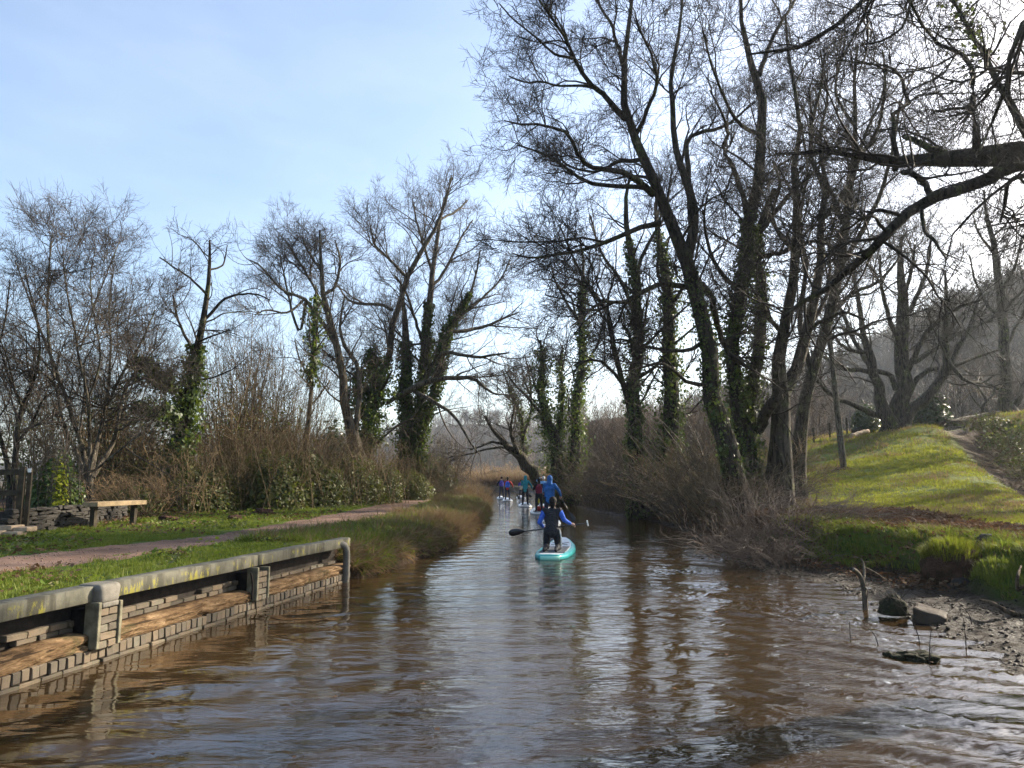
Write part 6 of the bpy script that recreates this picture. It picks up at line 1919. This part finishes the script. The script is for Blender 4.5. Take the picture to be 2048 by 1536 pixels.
def person(label, loc, rz, sc, J, top, bottom, extras=(), hair='hair_dark', voxel=.02, hood=None, sleeves=None, group=None, vest=None, cap=None, turn=0.0, shoes='neoprene', broad=1.0):
    root = thing('person', label, 'person', loc, rz, group)
    root.scale = (sc,) * 3
    J = {k: np.array(v, float) for k, v in J.items()}
    g = Geo()
    C = g.capsule
    C(J['pelvis'], J['chest'], .125, .14, 14, .74); C(J['chest'], J['neck'], .14, .075, 14, .74)
    C(J['neck'], J['head'] - np.array([0, 0, .06]), .055, .052, 10)
    hd = J['head']
    g.ball(hd, (.078, .098, .118), 16); g.ball(hd + np.array([0, .018, -.06]), (.058, .075, .062), 12)
    f = np.array([math.sin(turn), math.cos(turn), 0]); s = np.array([f[1], -f[0], 0])
    C(hd + f * .088 + np.array([0, 0, .005]), hd + f * .112 + np.array([0, 0, -.028]), .010, .015, 8)       # nose
    for q in (-1, 1):
        g.ball(hd + s * .078 * q - f * .005 + np.array([0, 0, -.012]), (.016, .022, .034), 8)              # ear
        g.ball(hd + s * .032 * q + f * .084 + np.array([0, 0, .012]), (.015, .010, .010), 8)               # eye
    C(hd + f * .088 + s * .022 + np.array([0, 0, -.062]), hd + f * .088 - s * .022 + np.array([0, 0, -.062]), .008, .008, 6)   # mouth
    for q in ('L', 'R'):
        sh, el, wr = J['sh' + q], J['el' + q], J['wr' + q]
        C(J['chest'] * .35 + sh * .65, sh, .07, .062, 12); C(sh, el, .052, .042, 12); C(el, wr, .040, .027, 12)
        hp, kn, an, to = J['hip' + q], J['kn' + q], J['an' + q], J['to' + q]
        C(hp, kn, .088, .062, 14); C(kn, an, .058, .038, 12); C(an, to, .040, .032, 10, .8)
    body = remesh(g, 'body', 'skin', root, voxel)
    gh = Geo()
    for q, sd in (('L', -1), ('R', 1)): hand(gh, J['wr' + q], J['gr' + q], sd)
    bm = bmesh.new(); bm.from_mesh(body.data); tmp = gh.mesh('h', M['skin']); bm.from_mesh(tmp); bm.to_mesh(body.data); bm.free(); bpy.data.meshes.remove(tmp)
    body.data.polygons.foreach_set('use_smooth', np.ones(len(body.data.polygons), bool))
    # clothes follow the same joints, a little looser
    gt = Geo(); gs = Geo() if sleeves else gt
    gt.capsule(J['pelvis'] - np.array([0, 0, .06]), J['chest'], .158 * broad, .165 * broad, 14, .80 / broad); gt.capsule(J['chest'], J['neck'] - np.array([0, 0, .05]), .165 * broad, .10, 14, .78)
    for q in ('L', 'R'):
        sh, el, wr = J['sh' + q], J['el' + q], J['wr' + q]
        gt.capsule(J['chest'] * .35 + sh * .65, sh, .085, .075, 12)
        gs.capsule(sh, el, .072, .058, 12); gs.capsule(el, wr * .93 + el * .07, .058, .042, 12)
    if hood:
        gt.capsule(J['neck'] + np.array([0, -.03, -.02]), J['head'] + np.array([0, -.02, -.06]), .105, .10, 12)
        gt.ball(J['head'] + np.array([0, -.022, .016]), (.108, .118, .138), 16)
    remesh(gt, 'jacket', top, root, voxel)
    if sleeves: remesh(gs, 'sleeves', sleeves, root, voxel)
    gp = Geo()
    gp.capsule(J['hipL'], J['hipR'], .105, .105, 12); gp.capsule(J['pelvis'] - np.array([0, 0, .03]), J['pelvis'] + np.array([0, 0, .04]), .14, .135, 12, .8)
    for q in ('L', 'R'):
        gp.capsule(J['hip' + q], J['kn' + q], .105, .080, 12); gp.capsule(J['kn' + q], J['an' + q], .078, .056, 12)
    remesh(gp, 'trousers', bottom, root, voxel)
    for q in ('L', 'R'):
        gb = Geo().capsule(J['an' + q], J['to' + q], .052, .044, 12, .85); gb.capsule(J['an' + q], J['an' + q] * .7 + J['kn' + q] * .3, .052, .056, 10)
        gb.build('shoe', M[shoes], root)
    if cap or hair and not hood:
        gc = Geo().ball(J['head'] + np.array([0, -.012, .030]), (.096, .112, .108), 18)
        if hair and not cap: gc.capsule(J['head'] + np.array([0, -.06, 0]), J['head'] + np.array([0, -.055, -.10]), .078, .060, 12)
        remesh(gc, 'cap' if cap else 'hair', cap or hair, root, voxel * .7)
    if vest:
        gv = Geo().capsule(J['pelvis'] * .75 + J['chest'] * .25, J['chest'], .178, .188, 16, .84); gv.capsule(J['chest'], J['neck'] - np.array([0, 0, .10]), .188, .12, 14, .8)
        remesh(gv, 'buoyancy_aid', vest, root, voxel)
    return root


def stand(lean=0.0, hands='front', tw=0.0, stance=.13):
    J = dict(pelvis=(0, 0, .95), chest=(.0, .02 + lean, 1.26), neck=(0, .03 + lean, 1.46), head=(.01, .05 + lean * 1.3, 1.62),
             hipL=(-.09, 0, .92), hipR=(.09, 0, .92), knL=(-stance, .05, .50), knR=(stance, .04, .50), anL=(-stance - .02, -.02, .09), anR=(stance + .02, -.02, .09),
             toL=(-stance - .04, .15, .045), toR=(stance + .04, .15, .045), shL=(-.185, .02 + lean, 1.40), shR=(.185, .02 + lean, 1.40))
    if hands == 'front':
        J.update(elL=(-.27, .10, 1.16), wrL=(-.05, .30, 1.22), grL=(.05, .34, 1.24), elR=(.30, .04, 1.14), wrR=(.30, .22, .96), grR=(.30, .31, .92))
    elif hands == 'right':
        J.update(elL=(-.22, .18, 1.18), wrL=(.10, .34, 1.30), grL=(.19, .36, 1.31), elR=(.36, .02, 1.18), wrR=(.42, .16, .98), grR=(.42, .24, .92))
    else:
        J.update(elL=(-.33, .02, 1.18), wrL=(-.34, .18, .98), grL=(-.34, .26, .93), elR=(.24, .16, 1.18), wrR=(.0, .32, 1.28), grR=(-.08, .36, 1.30))
    return J


def board(label, loc, rz, L=3.2, W=.80, T=.125, rail='board_white', deck='board_white', stern=None, group='paddleboards'):
    root = thing('paddleboard', label, 'paddleboard', loc, rz, group)
    m = 40; ys = np.linspace(0, 1, m)
    y = -L / 2 + L * ys
    w = np.interp(ys, [0, .02, .06, .14, .35, .6, .8, .92, .98, 1], [.50, .58, .68, .86, 1, 1, .86, .56, .26, .06]) * W / 2
    rock = .02 * np.clip((.15 - ys) / .15, 0, 1) ** 2 + .15 * np.clip((ys - .62) / .38, 0, 1) ** 2
    S = 16; a = np.linspace(0, 2 * math.pi, S, endpoint=False)
    cx, cz = np.sign(np.cos(a)) * np.abs(np.cos(a)) ** .35, np.sign(np.sin(a)) * np.abs(np.sin(a)) ** .75
    V = np.zeros((m, S, 3)); V[..., 0] = cx[None] * w[:, None]; V[..., 1] = y[:, None]
    V[..., 2] = rock[:, None] + T / 2 + cz[None] * T / 2 * np.interp(ys, [0, .02, .97, 1], [.8, 1, 1, .6])[:, None]
    i, j = np.meshgrid(np.arange(m - 1), np.arange(S), indexing='ij'); i, j = i.ravel(), j.ravel(); j2 = (j + 1) % S
    q = np.stack([i * S + j, i * S + j2, (i + 1) * S + j2, (i + 1) * S + j], 1)
    top = (V[..., 2] - rock[:, None]).reshape(-1)
    g = Geo()
    qtop = top[q].mean(1) > T * .95
    g.add(V.reshape(-1, 3), q[~qtop], [[0, k + 1, k] for k in range(1, S - 1)] + [[(m - 1) * S, (m - 1) * S + k, (m - 1) * S + k + 1] for k in range(1, S - 1)], m=0)
    g.add(V.reshape(-1, 3), q[qtop], m=1)
    hull = g.build('hull', [M[rail], M[deck]], root)
    if stern:
        Geo().box((0.02, -L / 2 - .004, T * .52), (W * .50, .014, T * .78)).build('stern_panel', M[stern], root, smooth=False)
    pad = rounded_box((W * .66, L * .44, .012), .004, 1); o = bm_obj(pad, 'deck_pad', M['deck_grey'], root); o.location = (0, -L * .12, T + .007)
    hc = catmull(np.array([[0, -.10, T + .01], [0, -.05, T + .045], [0, .05, T + .045], [0, .10, T + .01]]), 8); hc[:, 1] += L * .08
    Geo().tubes(hc[None], np.full((1, 8), .012), 6).build('handle', M['black_plastic'], root)
    for sgn in (-1, 1):
        bc = np.array([[-.2 * sgn, L * .20, T + .02], [0, L * .26, T + .026], [.2 * sgn, L * .32, T + .045]])
        Geo().tubes(catmull(bc, 8)[None], np.full((1, 8), .006), 5).build('bungee', M['black_plastic'], root)
    f = Geo().box((0, -L * .40, -.07), (.008, .16, .16)); f.build('fin', M['black_plastic'], root, smooth=False)
    return root


def paddle(label, a, b, blade='black_plastic', shaft='black_plastic', grip='black_plastic', bw=.20, bl=.44, face=(0, 1, 0), group='paddles'):
    """a = tip of the blade, b = the grip"""
    a, b = np.array(a, float), np.array(b, float)
    root = thing('paddle', label, 'paddle', b, 0, group)
    ax = norm(b - a); fc = np.array(face, float); fc = norm(fc - (fc @ ax) * ax); sd = np.cross(ax, fc)
    Geo().tubes(np.linspace(a + ax * bl * .9, b, 6)[None], np.full((1, 6), .0155), 8, cap=True).build('shaft', M[shaft], root, origin=b)
    u = np.linspace(0, 1, 9); w = np.interp(u, [0, .05, .2, .5, .8, 1], [.45, .78, 1, .88, .45, .10]) * bw / 2
    c = a + ax * (bl * u)[:, None] + fc * (.03 * np.sin(u * 3))[:, None]
    V = []
    for off in (.009, -.009): V += [c + sd * w[:, None] + fc * off * .3, c + fc * off, c - sd * w[:, None] + fc * off * .3]
    V = np.stack(V, 1)
    q = []
    for k in range(8):
        for x, y2 in ((0, 1), (1, 2), (2, 5), (5, 4), (4, 3), (3, 0)):
            q.append([k * 6 + x, k * 6 + y2, (k + 1) * 6 + y2, (k + 1) * 6 + x])
    q.append([0, 3, 4, 1]); q.append([1, 4, 5, 2])
    Geo().add(V.reshape(-1, 3), q).build('blade', M[blade], root, origin=b)
    Geo().capsule(b - sd * .055, b + sd * .055, .017, .017, 10).build('grip', M[grip], root, origin=b)
    return root


def to_world(loc, rz, sc, p):
    p = np.array(p, float) * sc; c, s = math.cos(rz), math.sin(rz)
    return np.array([loc[0] + c * p[0] - s * p[1], loc[1] + s * p[0] + c * p[1], loc[2] + p[2]])


# the near paddler, kneeling on the teal board
kl = on(1104, 1100, .125); krz = -.16
bl = kl + np.array([.14, .62, -.125]) ; bl[2] = -.03
board('turquoise and mint inflatable board carrying the kneeling paddler, nearest on the water', bl, krz, 3.2, .84, .14, 'board_teal', 'board_white', 'board_mint')
KJ = dict(pelvis=(0, -.02, .50), chest=(0, .05, .80), neck=(.01, .07, .985), head=(.02, .10, 1.13), hipL=(-.10, -.02, .46), hipR=(.10, -.02, .46), knL=(-.15, .12, .07), knR=(.15, .12, .07),
          anL=(-.14, -.30, .06), anR=(.14, -.30, .06), toL=(-.14, -.44, .035), toR=(.14, -.44, .035), shL=(-.18, .06, .93), shR=(.18, .06, .93),
          elL=(-.31, .10, .64), wrL=(-.235, .27, .52), grL=(-.20, .33, .49), elR=(.29, .10, .70), wrR=(.43, .24, .61), grR=(.50, .27, .585))
kn = person('person kneeling on turquoise board, dark hair, black top with bright blue sleeves, paddle held crosswise', kl, krz, .93, KJ, 'neoprene', 'neoprene', sleeves='royal', voxel=.018, turn=.5)
g = Geo()
st = catmull(np.array([[.185, -.06, .50], [.215, -.03, .36], [.225, .0, .22], [.22, .03, .06]]), 9); g.tubes(st[None], np.full((1, 9), .018), 6); g.build('trouser_stripe', M['white_cloth'], kn)
ga = to_world(kl, krz, .93, (-.20, .345, .475)); gb = to_world(kl, krz, .93, (.50, .285, .575))
ax = norm(gb - ga); paddle('black single bladed paddle held across the kneeling paddler', ga - ax * .86, gb + ax * .32, 'black_plastic', 'black_plastic', 'white_paint', .175, .40, (0, 1, .3))


def paddler(px, t, label, blabel, rz, sc, J, brz=None, bcol=('board_white', 'board_white'), side=1, pcol=None, plabel=None, bw=.8, bshift=.25, **kw):
    p = at(px, 1000, t); loc = np.array([p[0], p[1], .095])
    board(blabel, (p[0] - math.sin(brz or 0) * bshift, p[1] + math.cos(brz or 0) * bshift, -.03), brz or 0, 3.2, bw, .125, *bcol)
    person(label, loc, rz, sc, J, **kw)
    if plabel:
        hi, lo = (J['grL'], J['grR']) if side > 0 else (J['grR'], J['grL'])
        a, b = to_world(loc, rz, sc, hi), to_world(loc, rz, sc, lo)
        ax = norm(a - b)
        paddle(plabel, b - ax * 1.02, a + ax * .05, *(pcol or ('black_plastic', 'black_plastic', 'black_plastic')), face=(.2, 1, 0))
    return loc


paddler(1099, 26.5, 'person standing in blue jacket with hood up and dark trousers, just past the kneeling paddler', 'board under the blue hooded paddler, mostly hidden by the kneeling paddler', -.12, .98,
        stand(.03, 'right'), -.1, side=1, plabel='paddle slanting into dark water right of the blue hooded paddler', top='blue_jacket', bottom='navy', hood=True, broad=1.22)
paddler(1078, 35.0, 'person in black with a maroon buoyancy aid, partly hidden by the blue hooded paddler', 'white board with a red bag, under the paddler in red and black', .1, .93,
        stand(.02, 'front'), .05, side=1, plabel='paddle held by the paddler in red and black', top='neoprene', bottom='neoprene', vest='maroon', bshift=.4)
c = at(1081, 1000, 35.6)
bag = thing('dry_bag', 'small red bag with pale top lying on the white board', 'bag', (c[0], c[1], .095))
g = Geo().capsule((-.10, 0, .13), (.10, 0, .13), .125, .115, 12); g.build('body', M['red'], bag); Geo().capsule((0, .03, .25), (.02, .05, .46), .085, .05, 10).build('top', M['white_cloth'], bag)
paddler(1087, 41.0, 'person in light blue with a white cap, raising an arm behind the blue hooded paddler', 'board of the white capped paddler, hidden behind the others', 0, 1.0,
        dict(stand(.0, 'left'), elL=(-.36, .05, 1.48), wrL=(-.20, .15, 1.62), grL=(-.12, .18, 1.66)), 0, top='lightblue', bottom='navy', cap='white_cloth')
paddler(1050.5, 44.0, 'person in a teal hooded jacket on a white board, yellow paddle at the side', 'white board edged in yellow under the teal hooded paddler', -.06, 1.02,
        stand(.02, 'right'), .0, side=1, pcol=('yellow_plastic', 'black_plastic', 'black_plastic'), plabel='paddle with a bright yellow blade beside the teal hooded paddler', top='teal', bottom='neoprene', hood=True, bw=.86)
paddler(1042.5, 62.0, 'small person in purple blue with cream hip bag, left of the teal hooded paddler', 'farthest white board, under the small paddler with the cream bag', .1, .86,
        stand(.02, 'front'), .05, side=1, plabel='thin paddle of the small paddler with the cream bag', top='purple', bottom='navy', voxel=.026)
c = at(1043, 1000, 61.8)
o = bm_obj(rounded_box((.34, .12, .36), .03, 2), 'hip_bag', M['cream'])
o.location = (c[0], c[1] - .18, .095 + .86 * .95); tag(o, 'square cream bag worn on the back of the small distant paddler', 'bag')
paddler(1015, 54.5, 'person in blue buoyancy aid over bright red sleeves, right one of the far pair', 'white board under the paddler with red sleeves', -.1, .98,
        stand(.02, 'right'), .02, side=1, plabel='paddle of the red sleeved paddler', top='red', bottom='navy', vest='royal', voxel=.024)
paddler(1003, 60.0, 'person in purple blue buoyancy aid and dark cap, left one of the far pair', 'white board under the paddler in purple, left one of the far pair', .1, 1.0,
        stand(.02, 'left'), .05, side=-1, plabel='paddle of the paddler in purple', top='navy', bottom='navy', vest='purple', cap='hair_dark', voxel=.024)


# ------------------------------------------------------------------ valley air
def haze(dens):
    m = bpy.data.materials.new('valley_air'); m.use_nodes = True
    nt = m.node_tree; nt.nodes.clear()
    out = nt.nodes.new('ShaderNodeOutputMaterial'); v = nt.nodes.new('ShaderNodeVolumePrincipled')
    v.inputs['Color'].default_value = (.82, .90, 1.0, 1); v.inputs['Density'].default_value = dens; v.inputs['Anisotropy'].default_value = .52
    nt.links.new(v.outputs['Volume'], out.inputs['Volume'])
    o = Geo().box((0, 430, 74), (2300, 1300, 152)).build('haze', m, None, smooth=False)
    tag(o, 'pale winter haze filling the valley', kind='stuff')


haze(.00028)

for _o in COL.objects:
    if 'label' in _o.keys() and not (4 <= len(_o['label'].split()) <= 16): print('LABEL LENGTH', _o.name, len(_o['label'].split()), _o['label'])
